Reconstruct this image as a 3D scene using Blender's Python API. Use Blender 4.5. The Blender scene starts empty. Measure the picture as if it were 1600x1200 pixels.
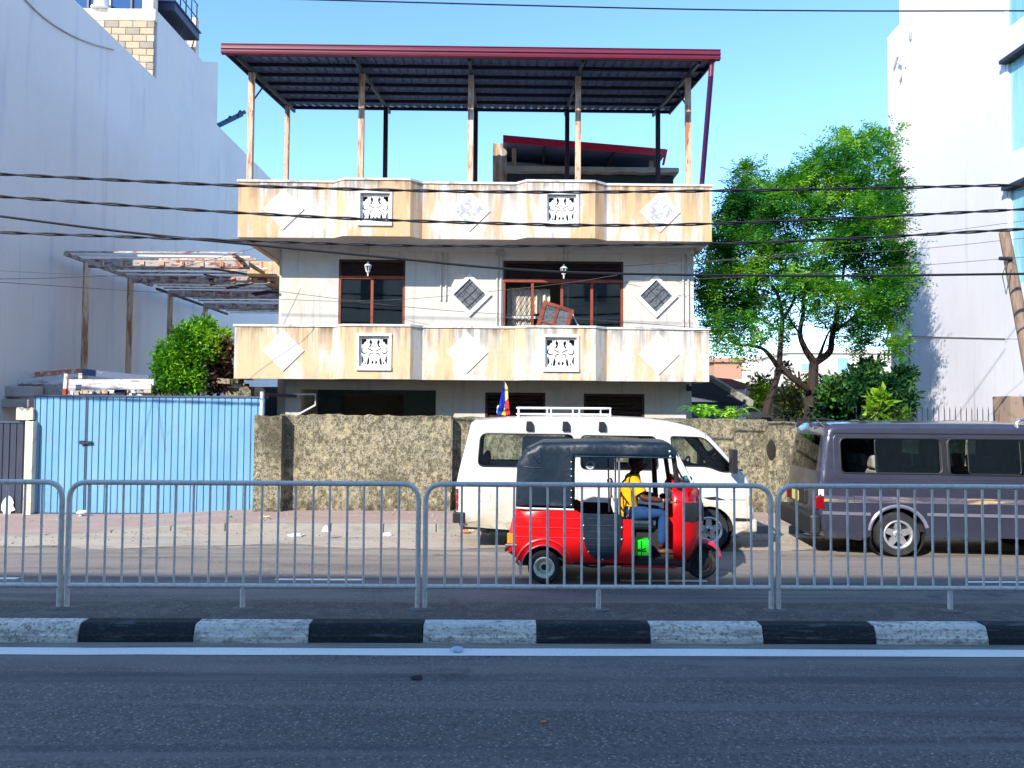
import bpy, bmesh, math, random
from mathutils import Vector, Matrix, Euler
from mathutils.geometry import delaunay_2d_cdt
random.seed(7)
R = math.radians
scene = bpy.context.scene
col = scene.collection

# ------------------------------------------------------------------ camera
CAM = Vector((0.0, 0.0, 2.05)); F = 1200.0
CROT = (Matrix.Rotation(R(-0.76), 3, 'Z') @ Matrix.Rotation(R(90 + 2.15), 3, 'X') @ Matrix.Rotation(R(0.38), 3, 'Z'))
cd = bpy.data.cameras.new('camera'); cam = bpy.data.objects.new('camera', cd); col.objects.link(cam)
cam.location = CAM; cam.rotation_euler = CROT.to_euler()
cd.sensor_width = 36; cd.lens = 27; cd.clip_start = .05; cd.clip_end = 3000
scene.camera = cam

# ------------------------------------------------------------------ light
SUN_AZ, SUN_EL = R(36), R(33)
w = bpy.data.worlds.new('World'); scene.world = w; w.use_nodes = True
nt = w.node_tree; bg = nt.nodes['Background']
sky = nt.nodes.new('ShaderNodeTexSky'); sky.sky_type = 'NISHITA'; sky.sun_disc = False
sky.sun_elevation = SUN_EL; sky.sun_rotation = math.pi + SUN_AZ
sky.air_density = .75; sky.dust_density = 0; sky.ozone_density = 2.5
hs = nt.nodes.new('ShaderNodeHueSaturation'); hs.inputs['Saturation'].default_value = 1.1; hs.inputs['Hue'].default_value = .496
nt.links.new(sky.outputs[0], hs.inputs['Color']); nt.links.new(hs.outputs[0], bg.inputs['Color'])
bg.inputs['Strength'].default_value = .15
sl = bpy.data.lights.new('sun', 'SUN'); sl.energy = 2.4; sl.angle = R(.53); sl.color = (1, .93, .82)
so = bpy.data.objects.new('sun', sl); col.objects.link(so)
sdir = Vector((-math.sin(SUN_AZ) * math.cos(SUN_EL), -math.cos(SUN_AZ) * math.cos(SUN_EL), math.sin(SUN_EL)))
so.rotation_euler = (-sdir).to_track_quat('-Z', 'Y').to_euler(); so.location = (-20, -20, 30)
vs = scene.view_settings
vs.view_transform = 'Standard'; vs.look = 'None'; vs.exposure = 1.65; vs.gamma = 1; vs.use_curve_mapping = False
scene.cycles.use_denoising = True
scene.cycles.max_bounces = 6; scene.cycles.transparent_max_bounces = 10
scene.cycles.caustics_reflective = False; scene.cycles.caustics_refractive = False

# ------------------------------------------------------------------ helpers
def at(px, py, Y):
    """The world point at depth Y seen at a pixel of the 1600 x 1200 photograph."""
    d = CROT @ Vector(((px - 800) / F, (600 - py) / F, -1)); return CAM + d * (Y / d.y)
def AX(px, Y, py=600): return at(px, py, Y).x
def AZ(py, Y, px=800): return at(px, py, Y).z

def srgb(*c):
    return tuple(((v / 255) / 12.92 if v <= 10 else ((v / 255 + .055) / 1.055) ** 2.4) for v in c)

def setp(o, label=None, cat=None, group=None, kind=None):
    if label: o['label'] = label
    if cat: o['category'] = cat
    if group: o['group'] = group
    if kind: o['kind'] = kind
    return o

def thing(name, label, cat, loc=(0, 0, 0), rz=0, group=None):
    o = bpy.data.objects.new(name, None); col.objects.link(o)
    o.location = loc; o.rotation_euler = (0, 0, rz); o.empty_display_size = .1
    return setp(o, label, cat, group)

class MB:
    def __init__(s): s.v = []; s.f = []
    def add(s, vs, fs):
        n = len(s.v); s.v += [tuple(v) for v in vs]; s.f += [tuple(i + n for i in f) for f in fs]; return s
    def box(s, x0, x1, y0, y1, z0, z1):
        vs = [(x, y, z) for z in (z0, z1) for y in (y0, y1) for x in (x0, x1)]
        return s.add(vs, [(0, 2, 3, 1), (4, 5, 7, 6), (0, 1, 5, 4), (2, 6, 7, 3), (0, 4, 6, 2), (1, 3, 7, 5)])
    def obox(s, c, size, rot=(0, 0, 0)):
        m = Euler(rot).to_matrix(); c = Vector(c); h = Vector(size) / 2
        vs = [c + m @ Vector((x * h.x, y * h.y, z * h.z)) for z in (-1, 1) for y in (-1, 1) for x in (-1, 1)]
        return s.add(vs, [(0, 2, 3, 1), (4, 5, 7, 6), (0, 1, 5, 4), (2, 6, 7, 3), (0, 4, 6, 2), (1, 3, 7, 5)])
    def bar(s, a, b, wx, wz, up=(0, 0, 1)):
        a = Vector(a); b = Vector(b); d = (b - a).normalized(); u = Vector(up)
        if abs(d.dot(u)) > .98: u = Vector((0, 1, 0))
        sx = d.cross(u).normalized() * wx / 2; sz = sx.cross(d).normalized() * wz / 2
        vs = [p + i * sx + j * sz for p in (a, b) for i, j in ((-1, -1), (1, -1), (1, 1), (-1, 1))]
        return s.add(vs, [(0, 1, 2, 3), (7, 6, 5, 4), (0, 4, 5, 1), (1, 5, 6, 2), (2, 6, 7, 3), (3, 7, 4, 0)])
    def tube(s, pts, r, n=8, closed=False):
        pts = [Vector(p) for p in pts]; m = len(pts)
        rs = r if isinstance(r, (list, tuple)) else [r] * m
        vs = []; prev = None
        for i, p in enumerate(pts):
            if closed: t = pts[(i + 1) % m] - pts[i - 1]
            else: t = pts[min(i + 1, m - 1)] - pts[max(i - 1, 0)]
            t.normalize()
            if prev is None:
                u = Vector((0, 0, 1)) if abs(t.z) < .9 else Vector((1, 0, 0))
                a = t.cross(u).normalized()
            else:
                a = (prev - t * prev.dot(t)).normalized()
            prev = a; b = t.cross(a)
            for k in range(n):
                an = 2 * math.pi * k / n
                vs.append(p + (a * math.cos(an) + b * math.sin(an)) * rs[i])
        fs = []
        for i in range(m if closed else m - 1):
            j = (i + 1) % m
            for k in range(n):
                l = (k + 1) % n
                fs.append((i * n + k, i * n + l, j * n + l, j * n + k))
        if not closed:
            fs.append(tuple(range(n - 1, -1, -1))); fs.append(tuple((m - 1) * n + k for k in range(n)))
        return s.add(vs, fs)
    def lathe(s, prof, c=(0, 0, 0), axis='z', n=24, caps=True):
        """prof: list of (radius, height along the axis)."""
        c = Vector(c); vs = []; fs = []; m = len(prof)
        for r, h in prof:
            for k in range(n):
                a = 2 * math.pi * k / n; x, y = r * math.cos(a), r * math.sin(a)
                vs.append(c + Vector({'z': (x, y, h), 'y': (x, h, y), 'x': (h, x, y)}[axis]))
        for i in range(m - 1):
            for k in range(n):
                l = (k + 1) % n; fs.append((i * n + k, i * n + l, (i + 1) * n + l, (i + 1) * n + k))
        if caps and prof[0][0] > 1e-5: fs.append(tuple(range(n - 1, -1, -1)))
        if caps and prof[-1][0] > 1e-5: fs.append(tuple((m - 1) * n + k for k in range(n)))
        return s.add(vs, fs)
    def prism(s, poly, axis, a0, a1):
        """poly in the two other axes (x: (y,z), y: (x,z), z: (x,y)) pushed along axis."""
        def p(q, a): return {'x': (a, q[0], q[1]), 'y': (q[0], a, q[1]), 'z': (q[0], q[1], a)}[axis]
        n = len(poly)
        vs = [p(q, a0) for q in poly] + [p(q, a1) for q in poly]
        fs = [tuple(range(n)), tuple(range(2 * n - 1, n - 1, -1))] + [(i, i + n, (i + 1) % n + n, (i + 1) % n) for i in range(n)]
        return s.add(vs, fs)
    def blob(s, c, r, nu=12, nv=8, fn=None):
        c = Vector(c); vs = []; fs = []
        for i in range(nv + 1):
            th = math.pi * i / nv
            for k in range(nu):
                ph = 2 * math.pi * k / nu
                d = Vector((math.sin(th) * math.cos(ph), math.sin(th) * math.sin(ph), math.cos(th)))
                q = fn(d) if fn else 1
                vs.append(c + Vector((d.x * r[0], d.y * r[1], d.z * r[2])) * q)
        for i in range(nv):
            for k in range(nu):
                l = (k + 1) % nu; fs.append((i * nu + k, (i + 1) * nu + k, (i + 1) * nu + l, i * nu + l))
        return s.add(vs, fs)
    def mesh(s, name, m, smooth=False, fix=True):
        me = bpy.data.meshes.new(name); me.from_pydata(s.v, [], s.f); me.materials.append(m)
        if fix:
            b = bmesh.new(); b.from_mesh(me); bmesh.ops.remove_doubles(b, verts=b.verts, dist=1e-5)
            bmesh.ops.recalc_face_normals(b, faces=b.faces); b.to_mesh(me); b.free()
        if smooth:
            me.polygons.foreach_set('use_smooth', [True] * len(me.polygons)); me.set_sharp_from_angle(angle=R(38))
        me.update(); return me
    def build(s, name, m, parent=None, smooth=False, bevel=0, local=False, fix=True):
        return place(name, s.mesh(name, m, smooth, fix), parent, bevel, local)

def place(name, me, parent=None, bevel=0, local=False):
    o = bpy.data.objects.new(name, me); col.objects.link(o)
    if parent is not None: adopt(o, parent, local)
    if bevel:
        b = o.modifiers.new('bevel', 'BEVEL'); b.width = bevel; b.segments = 2; b.limit_method = 'ANGLE'; b.angle_limit = R(40)
    return o
def world_of(p):
    m = Matrix.LocRotScale(p.location, p.rotation_euler, p.scale)
    if p.parent: m = world_of(p.parent) @ p.matrix_parent_inverse @ m
    return m
def adopt(o, parent, local=False):
    o.parent = parent
    if not local: o.matrix_parent_inverse = world_of(parent).inverted()
    return o
def struct(name, mb, m, **k):
    return setp(mb.build(name, m, **k), kind='structure')
def one(name, mb, m, label, cat, group=None, **k):
    return setp(mb.build(name, m, **k), label, cat, group)
def copies(name, me, parent, locs, bevel=0):
    for l in locs:
        o = place(name, me, None, bevel); o.location = l; adopt(o, parent)

# polygon tools
def rnd_poly(pts, r, n=4, closed=True):
    """Round the corners of a polygon; r is one radius or one for each corner."""
    out = []; m = len(pts); rr = r if isinstance(r, (list, tuple)) else [r] * m
    for i, p in enumerate(pts):
        if (not closed and i in (0, m - 1)) or rr[i] <= 0: out.append(tuple(p)); continue
        p = Vector(p); a = Vector(pts[i - 1]) - p; b = Vector(pts[(i + 1) % m]) - p
        q = min(rr[i], a.length * .45, b.length * .45)
        s, e = p + a.normalized() * q, p + b.normalized() * q
        for k in range(n + 1):
            t = k / n; out.append(tuple(s * (1 - t) ** 2 + p * 2 * t * (1 - t) + e * t * t))
    return out
def dens(pts, step, closed=False):
    out = []; m = len(pts)
    for i in range(m if closed else m - 1):
        a = Vector(pts[i]); b = Vector(pts[(i + 1) % m]); k = max(1, int((b - a).length / step))
        out += [tuple(a.lerp(b, j / k)) for j in range(k)]
    if not closed: out.append(tuple(pts[-1]))
    return out
def inside(p, poly):
    x, y = p; c = False; j = len(poly) - 1
    for i in range(len(poly)):
        xi, yi = poly[i]; xj, yj = poly[j]
        if (yi > y) != (yj > y) and x < (xj - xi) * (y - yi) / (yj - yi) + xi: c = not c
        j = i
    return c
def fill2d(outline, holes=(), grid=0, extra=()):
    """Triangles of a flat outline with holes, and extra points on a grid so that the sheet can be curved."""
    vs = []; es = []
    for lp in [outline] + list(holes):
        n = len(vs); m = len(lp); vs += [Vector(p) for p in lp]; es += [(n + i, n + (i + 1) % m) for i in range(m)]
    if grid:
        xs = [p[0] for p in outline]; ys = [p[1] for p in outline]
        y = min(ys) + grid / 2
        while y < max(ys):
            x = min(xs) + grid / 2
            while x < max(xs):
                if inside((x, y), outline) and not any(inside((x, y), h) for h in holes): vs.append(Vector((x, y)))
                x += grid
            y += grid
    vs += [Vector(p) for p in extra if inside(p, outline) and not any(inside(p, h) for h in holes)]
    v, e, f, *_ = delaunay_2d_cdt(vs, es, [], 0, 1e-5)
    out = []
    for t in f:
        c = sum((v[i] for i in t), Vector((0, 0))) / len(t)
        if inside(c, outline) and not any(inside(c, h) for h in holes): out.append(tuple(t))
    return [tuple(p) for p in v], out
def seg_dist(p, pts):
    best = 9; x, y = p
    for (ax, ay), (bx, by) in zip(pts, pts[1:]):
        dx, dy = bx - ax, by - ay; l = dx * dx + dy * dy
        t = 0 if l == 0 else max(0, min(1, ((x - ax) * dx + (y - ay) * dy) / l))
        best = min(best, math.hypot(x - ax - t * dx, y - ay - t * dy))
    return best
def circ(cx, cy, r, n=16, a0=0, a1=360):
    return [(cx + r * math.cos(R(a0 + (a1 - a0) * k / n)), cy + r * math.sin(R(a0 + (a1 - a0) * k / n))) for k in range(n + (a1 - a0 < 360))]
def catmull(pts, n=8):
    p = [Vector(q) for q in pts]; p = [2 * p[0] - p[1]] + p + [2 * p[-1] - p[-2]]; out = []
    for i in range(1, len(p) - 2):
        for k in range(n):
            t = k / n; a, b, c, d = p[i - 1:i + 3]
            out.append(.5 * (2 * b + (c - a) * t + (2 * a - 5 * b + 4 * c - d) * t * t + (3 * b - a - 3 * c + d) * t ** 3))
    return out + [p[-2]]

# ------------------------------------------------------------------ materials
def mat(name, base, rough=.8, metal=0, layers=(), bump=None, coords='pos', spec=.4, coat=0, rvar=0):
    """layers: (kind, scale xyz, colour, low, high, strength[, z range]) mixed over the base colour in order."""
    m = bpy.data.materials.new(name); m.use_nodes = True; nt = m.node_tree; N = nt.nodes; L = nt.links
    b = N['Principled BSDF']; b.inputs['Roughness'].default_value = rough; b.inputs['Metallic'].default_value = metal
    b.inputs['Specular IOR Level'].default_value = spec; b.inputs['Coat Weight'].default_value = coat
    b.inputs['Coat Roughness'].default_value = .08
    if coords == 'pos': src = N.new('ShaderNodeNewGeometry').outputs['Position']
    else: src = N.new('ShaderNodeTexCoord').outputs['Object']
    def tex(kind, sc, detail=5):
        mp = N.new('ShaderNodeMapping'); mp.inputs['Scale'].default_value = sc if isinstance(sc, (tuple, list)) else (sc,) * 3
        L.new(src, mp.inputs['Vector'])
        if kind == 'vor':
            t = N.new('ShaderNodeTexVoronoi'); t.inputs['Scale'].default_value = 1; L.new(mp.outputs[0], t.inputs['Vector'])
            sp = N.new('ShaderNodeSeparateColor'); L.new(t.outputs['Color'], sp.inputs[0]); return sp.outputs[0]
        t = N.new('ShaderNodeTexNoise'); t.inputs['Scale'].default_value = 1; t.inputs['Detail'].default_value = detail
        t.inputs['Roughness'].default_value = .62; L.new(mp.outputs[0], t.inputs['Vector']); return t.outputs['Fac']
    def mrange(x, lo, hi, smooth=True):
        r = N.new('ShaderNodeMapRange'); r.interpolation_type = 'SMOOTHSTEP' if smooth else 'LINEAR'
        r.inputs['From Min'].default_value = lo; r.inputs['From Max'].default_value = hi; L.new(x, r.inputs['Value']); return r.outputs[0]
    def mul(a, c):
        n = N.new('ShaderNodeMath'); n.operation = 'MULTIPLY'; L.new(a, n.inputs[0])
        if isinstance(c, (int, float)): n.inputs[1].default_value = c
        else: L.new(c, n.inputs[1])
        return n.outputs[0]
    cur = None; first = None
    for ly in layers:
        kind, sc, colr, lo, hi, st = ly[:6]
        t = tex(kind, sc); first = first or t
        f = mul(mrange(t, lo, hi), st)
        if len(ly) > 6:
            sep = N.new('ShaderNodeSeparateXYZ'); L.new(src, sep.inputs[0])
            ax = ly[7] if len(ly) > 7 else 2
            f = mul(f, mrange(sep.outputs[ax], ly[6][0], ly[6][1]))
        mx = N.new('ShaderNodeMix'); mx.data_type = 'RGBA'; L.new(f, mx.inputs['Factor'])
        if cur is None: mx.inputs[6].default_value = (*base, 1)
        else: L.new(cur, mx.inputs[6])
        mx.inputs[7].default_value = (*colr, 1); cur = mx.outputs[2]
    if cur is None: b.inputs['Base Color'].default_value = (*base, 1)
    else: L.new(cur, b.inputs['Base Color'])
    if rvar:
        t = tex('noise', 3.1)
        r = N.new('ShaderNodeMapRange'); r.inputs['To Min'].default_value = max(0, rough - rvar); r.inputs['To Max'].default_value = min(1, rough + rvar)
        r.inputs['From Min'].default_value = .3; r.inputs['From Max'].default_value = .7
        L.new(t, r.inputs['Value']); L.new(r.outputs[0], b.inputs['Roughness'])
    if bump:
        bp = N.new('ShaderNodeBump'); bp.inputs['Strength'].default_value = bump[1]; bp.inputs['Distance'].default_value = bump[2]
        L.new(tex(bump[3] if len(bump) > 3 else 'noise', bump[0]), bp.inputs['Height']); L.new(bp.outputs[0], b.inputs['Normal'])
    return m
def glass(name, tint, gloss=.02, base=.06, rough=.02):
    m = bpy.data.materials.new(name); m.use_nodes = True; nt = m.node_tree; N = nt.nodes; L = nt.links
    N.remove(N['Principled BSDF']); o = N['Material Output']
    t = N.new('ShaderNodeBsdfTransparent'); t.inputs[0].default_value = (*tint, 1)
    g = N.new('ShaderNodeBsdfGlossy'); g.inputs['Roughness'].default_value = rough; g.inputs[0].default_value = (.95, .97, 1, 1)
    fr = N.new('ShaderNodeFresnel'); fr.inputs['IOR'].default_value = 1.5
    ad = N.new('ShaderNodeMath'); ad.operation = 'ADD'; ad.use_clamp = True; L.new(fr.outputs[0], ad.inputs[0]); ad.inputs[1].default_value = gloss
    mx = N.new('ShaderNodeMixShader'); L.new(ad.outputs[0], mx.inputs[0]); L.new(t.outputs[0], mx.inputs[1]); L.new(g.outputs[0], mx.inputs[2])
    L.new(mx.outputs[0], o.inputs[0]); return m
def leaf_mat(name, c0, c1, c2, trans=.35):
    m = bpy.data.materials.new(name); m.use_nodes = True; nt = m.node_tree; N = nt.nodes; L = nt.links
    b = N['Principled BSDF']; o = N['Material Output']; b.inputs['Roughness'].default_value = .5; b.inputs['Specular IOR Level'].default_value = .35
    g = N.new('ShaderNodeNewGeometry'); cr = N.new('ShaderNodeValToRGB')
    tn = N.new('ShaderNodeTexNoise'); tn.inputs['Scale'].default_value = 1.15; L.new(g.outputs['Position'], tn.inputs['Vector'])
    ad = N.new('ShaderNodeMath'); ad.operation = 'MULTIPLY_ADD'; L.new(g.outputs['Random Per Island'], ad.inputs[0]); ad.inputs[1].default_value = .5
    sb = N.new('ShaderNodeMath'); sb.operation = 'MULTIPLY_ADD'; L.new(tn.outputs['Fac'], sb.inputs[0]); sb.inputs[1].default_value = 2.3; sb.inputs[2].default_value = -.92
    L.new(sb.outputs[0], ad.inputs[2]); L.new(ad.outputs[0], cr.inputs[0])
    e = cr.color_ramp.elements; e[0].color = (*c0, 1); e[0].position = .1; e[1].color = (*c2, 1); e[1].position = .95
    q = e.new(.5); q.color = (*c1, 1)
    L.new(cr.outputs[0], b.inputs['Base Color'])
    t = N.new('ShaderNodeBsdfTranslucent'); L.new(cr.outputs[0], t.inputs[0])
    mx = N.new('ShaderNodeMixShader'); mx.inputs[0].default_value = trans; L.new(b.outputs[0], mx.inputs[1]); L.new(t.outputs[0], mx.inputs[2])
    L.new(mx.outputs[0], o.inputs[0]); return m

GRIME = (.06, .055, .045)
ASPHALT = mat('asphalt', (.145, .128, .118), .8, layers=[
    ('noise', (.35, 1.1, 1), (.205, .18, .165), .35, .7, .7), ('vor', 70, (.085, .076, .075), .5, .9, .85), ('noise', (26, 20, 20), (.062, .057, .06), .5, .66, .7), ('noise', (9, 6, 6), (.16, .14, .14), .54, .7, .5),
    ('vor', 75, (.46, .42, .38), .88, 1.0, .65), ('noise', 240, (.07, .07, .08), .5, .75, .5),
    ('noise', (.8, .5, 1), (.07, .072, .085), .56, .75, .6), ('noise', (.4, 2.2, 1), (.4, .34, .27), .28, .62, .9, (10.0, 11.5), 1), ('noise', (.6, 3, 1), (.24, .21, .185), .3, .62, .8, (5.4, 6.6), 1), ('noise', (.12, 2.6, 1), (.06, .06, .07), .5, .66, .6), ('noise', (1.3, 1.1, 1), (.05, .047, .05), .6, .72, .65), ('noise', (.1, 4.5, 1), (.2, .178, .165), .52, .64, .55), ('noise', (3.5, 2.4, 1), (.045, .042, .044), .66, .74, .7)],
    bump=(130, .55, .006, 'vor'), spec=.35)
SHOULDER = mat('dusty_shoulder', (.42, .36, .29), .9, layers=[
    ('noise', (.5, 3, 1), (.24, .22, .2), .42, .68, .7), ('noise', 22, (.33, .28, .22), .45, .7, .6), ('noise', (2, 9, 2), (.52, .46, .38), .55, .75, .5),
    ('vor', 60, (.2, .18, .16), .85, 1, .5)], bump=(45, .5, .006))
PAVING = mat('pavement_concrete', (.34, .24, .205), .9, layers=[('noise', (.8, 2, 1), (.42, .35, .3), .45, .7, .7), ('noise', 14, (.24, .18, .16), .5, .75, .5)], bump=(40, .4, .006))
EARTH = mat('dry_earth', (.28, .24, .18), .95, layers=[('noise', .6, (.16, .17, .09), .4, .7, .8)])
WHITEPAINT = mat('road_paint', (.95, .9, .82), .6, layers=[('noise', (3, 14, 3), (.55, .54, .53), .6, .78, .6), ('vor', 110, (.3, .3, .31), .93, 1, .5)], bump=(60, .25, .003))
KERBWHITE = mat('kerb_white_paint', (.8, .73, .62), .8, layers=[('noise', (2.5, 4, 16), (.36, .32, .28), .46, .64, .8), ('noise', (34, 34, 40), (.2, .18, .16), .5, .64, .85),
    ('noise', (14, 14, 30), (.22, .21, .2), .5, .68, .85), ('noise', (1.2, 6, 22), (.7, .68, .64), .48, .62, .6), ('noise', (5, 5, 9), (.12, .115, .11), .6, .75, .7)], bump=(50, .5, .006))
KERBBLACK = mat('kerb_black_paint', (.018, .022, .026), .85, layers=[('noise', (3, 6, 40), (.12, .12, .12), .55, .68, .7), ('noise', (9, 9, 60), (.2, .2, .19), .62, .78, .55), ('noise', (30, 30, 50), (.06, .065, .07), .5, .7, .6)], bump=(50, .5, .006))
KERBGREY = mat('kerb_concrete', (.3, .28, .25), .9, layers=[('noise', (3, 3, 9), (.16, .15, .13), .45, .7, .7)], bump=(40, .5, .006))
MEDIANTOP = mat('median_tar', (.125, .11, .1), .9, layers=[('noise', 5, (.22, .19, .165), .45, .7, .7), ('vor', 60, (.28, .26, .24), .86, 1, .7), ('noise', 30, (.05, .05, .05), .5, .7, .6)], bump=(60, .8, .012))
MORTAR = mat('post_mortar', (.2, .18, .165), .95, bump=(40, .8, .01))
GALV = mat('galvanised_steel', (.72, .67, .61), .4, .12, layers=[('noise', 16, (.55, .51, .47), .45, .65, .7), ('noise', 45, (.2, .15, .12), .6, .74, .7), ('noise', (6, 6, 3), (.2, .14, .1), .62, .74, .7)], rvar=.12, bump=(70, .12, .002))
# ------------------------------------------------------------------ ground, road, median
struct('ground', MB().add([(-900, -900, -.03), (900, -900, -.03), (900, 900, -.03), (-900, 900, -.03)], [(0, 1, 2, 3)]), EARTH)
road = struct('road', MB().add([(-120, -4.5, 0), (120, -4.5, 0), (120, 13.25, 0), (-120, 13.25, 0)], [(0, 1, 2, 3)]), ASPHALT)
YL0, YL1 = at(800, 1026, 5).y, 0
def ground_y(py, px=800, z=0):
    d = CROT @ Vector(((px - 800) / F, (600 - py) / F, -1)); return CAM.y + d.y * (z - CAM.z) / d.z
ye0, ye1 = ground_y(1025), ground_y(1014)
mb = MB(); xs = [-60 + i * .5 for i in range(241)]
vs = [(x, y + random.uniform(-.008, .008), .004) for x in xs for y in (ye0, ye1)]
mb.add(vs, [(2 * i, 2 * i + 2, 2 * i + 3, 2 * i + 1) for i in range(240)])
mb.build('edge_line', WHITEPAINT, road)
dm = MB().add([(-.53, -.045, 0), (.53, -.05, 0), (.535, .05, 0), (-.53, .046, 0)], [(0, 1, 2, 3)]).mesh('lane_dash', WHITEPAINT)
yd = ground_y(907)
copies('lane_dash', dm, road, [(AX(503 + 534 * k, yd), yd, .004) for k in range(-4, 6)])
# dusty hard shoulder with a ragged edge against the asphalt
mb = MB(); n = 300
a = []; b = []
for i in range(n + 1):
    x = -40 + 80 * i / n
    e = ground_y(856) + .2 * math.sin(x * 1.3) + .1 * math.sin(x * 3.7 + 1) + random.uniform(-.05, .05)
    a.append((x, e, .004)); b.append((x, 13.24, .004))
mb.add(a + b, [(i, i + 1, n + 2 + i, n + 1 + i) for i in range(n)])
struct('shoulder', mb, SHOULDER)
CRACK = mat('road_crack', (.05, .045, .04), .95)
rgc = random.Random(5); shd = bpy.data.objects['shoulder']
def crack(p0, ang, ln_, w_=.012):
    x, y = p0; v_ = []; n_ = max(3, int(ln_ / .12))
    for i in range(n_ + 1):
        ww = w_ * rgc.uniform(.4, 1.3) * (1 - .7 * i / n_); v_ += [(x, y - ww, .008), (x, y + ww, .008)]
        x += math.cos(ang) * ln_ / n_; y += math.sin(ang) * ln_ / n_ + rgc.uniform(-.02, .02)
    MB().add(v_, [(2 * i, 2 * i + 2, 2 * i + 3, 2 * i + 1) for i in range(n_)]).build('crack', CRACK, shd)
yc0 = ground_y(859)
for k in range(14): crack((-7 + k * 1.05 + rgc.uniform(-.2, .2), yc0 + rgc.uniform(-.06, .06)), rgc.uniform(-.05, .05), rgc.uniform(.5, 1.2))
for k in range(16): crack((rgc.uniform(-7, 7), rgc.uniform(11.7, 12.8)), rgc.uniform(.2, 2.6), rgc.uniform(.2, .6), .01)
# far pavement, dropped at the driveway on the left
pv = MB(); n = 120; top = []; bk = []; bot = []
KERBY = 13.25
def pave_h(x): t = max(0, min(1, (x + 7.2) / 2.6)); return .015 + .11 * t * t * (3 - 2 * t)
def kerb_y(x): t = max(0, min(1, (x + 10.5) / 5.5)); t = t * t * (3 - 2 * t); return 11.85 * (1 - t) + KERBY * t
for i in range(n + 1):
    x = -40 + 80 * i / n; top.append((x, kerb_y(x) + .14, pave_h(x))); bk.append((x, 18.0, pave_h(x))); bot.append((x, kerb_y(x) + .14, -.02))
pv.add(bot + top + bk, [(i + k * (n + 1), i + 1 + k * (n + 1), i + 1 + (k + 1) * (n + 1), i + (k + 1) * (n + 1)) for i in range(n) for k in (0, 1)])
pave = struct('pavement', pv, PAVING)
x = -9.2; i = 0
while x < 13:
    x1 = x + .9; h0, h1 = pave_h(x), pave_h(x1); y0, y1 = kerb_y(x), kerb_y(x1 - .012)
    j = random.uniform(-.008, .008)
    q = MB().add([(x, y0, -.02), (x1 - .012, y1, -.02), (x1 - .012, y1 + .15, -.02), (x, y0 + .15, -.02),
                  (x, y0 + .02 + j, h0 + .006), (x1 - .012, y1 + .02 + j, h1 + .006), (x1 - .012, y1 + .15, h1 + .006), (x, y0 + .15, h0 + .006)],
                 [(0, 3, 2, 1), (4, 5, 6, 7), (0, 1, 5, 4), (1, 2, 6, 5), (2, 3, 7, 6), (3, 0, 4, 7)])
    q.build('kerbstone', KERBGREY, pave, bevel=.012); x = x1; i += 1
GUT = mat('gutter_concrete', (.3, .26, .22), .9, layers=[('noise', (1, 6, 3), (.17, .15, .13), .45, .65, .7), ('noise', 30, (.1, .09, .085), .55, .7, .6)], bump=(40, .5, .006))
mb = MB(); n = 160; vs = []
for i in range(n + 1): x = -16 + 32 * i / n; vs += [(x, ye1 + .012 + random.uniform(-.012, .008), .003), (x, ground_y(1003), .003)]
mb.add(vs, [(2 * i, 2 * i + 2, 2 * i + 3, 2 * i + 1) for i in range(n)]); struct('gutter', mb, GUT)
# the median: black and white kerbstones with a tarred top
YK = ground_y(1006); YB = 7.78; MT = .16
mb = MB(); nx, ny = 160, 6; vs = []
for j in range(ny + 1):
    for i in range(nx + 1):
        vs.append((-16 + 32 * i / nx, YK + .17 + (YB - YK - .17) * j / ny, MT - .012 + (random.uniform(-.012, .012) if 0 < j < ny else 0)))
g = [(j * (nx + 1) + i, j * (nx + 1) + i + 1, (j + 1) * (nx + 1) + i + 1, (j + 1) * (nx + 1) + i) for j in range(ny) for i in range(nx)]
mb.add(vs, g); n0 = len(mb.v)
mb.box(-16, 16, YK + .172, YB, -.01, MT - .03)
med = struct('median', mb, MEDIANTOP, smooth=True)
kx = [AX(302, YK, 1000) + i * (AX(1546, YK, 1000) - AX(302, YK, 1000)) / 7 for i in range(-12, 18)]
L = kx[1] - kx[0] - .006
prof = [(0, -.01), (0, .055), (.012, .07), (.03, .135), (.05, MT), (.19, MT + .004), (.19, -.01)]
kms = {}
for c_, m_ in ((0, KERBBLACK), (1, KERBWHITE)):
    kms[c_] = MB().prism(prof, 'x', 0, L).mesh('kerbstone', m_)
for i, x in enumerate(kx):
    c_ = (i - 12) % 2   # the stone right of pixel 302 is white
    o = place('kerbstone', kms[1 if c_ == 0 else 0], None, .008)
    o.location = (x, YK + random.uniform(-.006, .006), random.uniform(-.005, .004)); o.rotation_euler = (0, 0, random.uniform(-.004, .004)); adopt(o, med)

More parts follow.
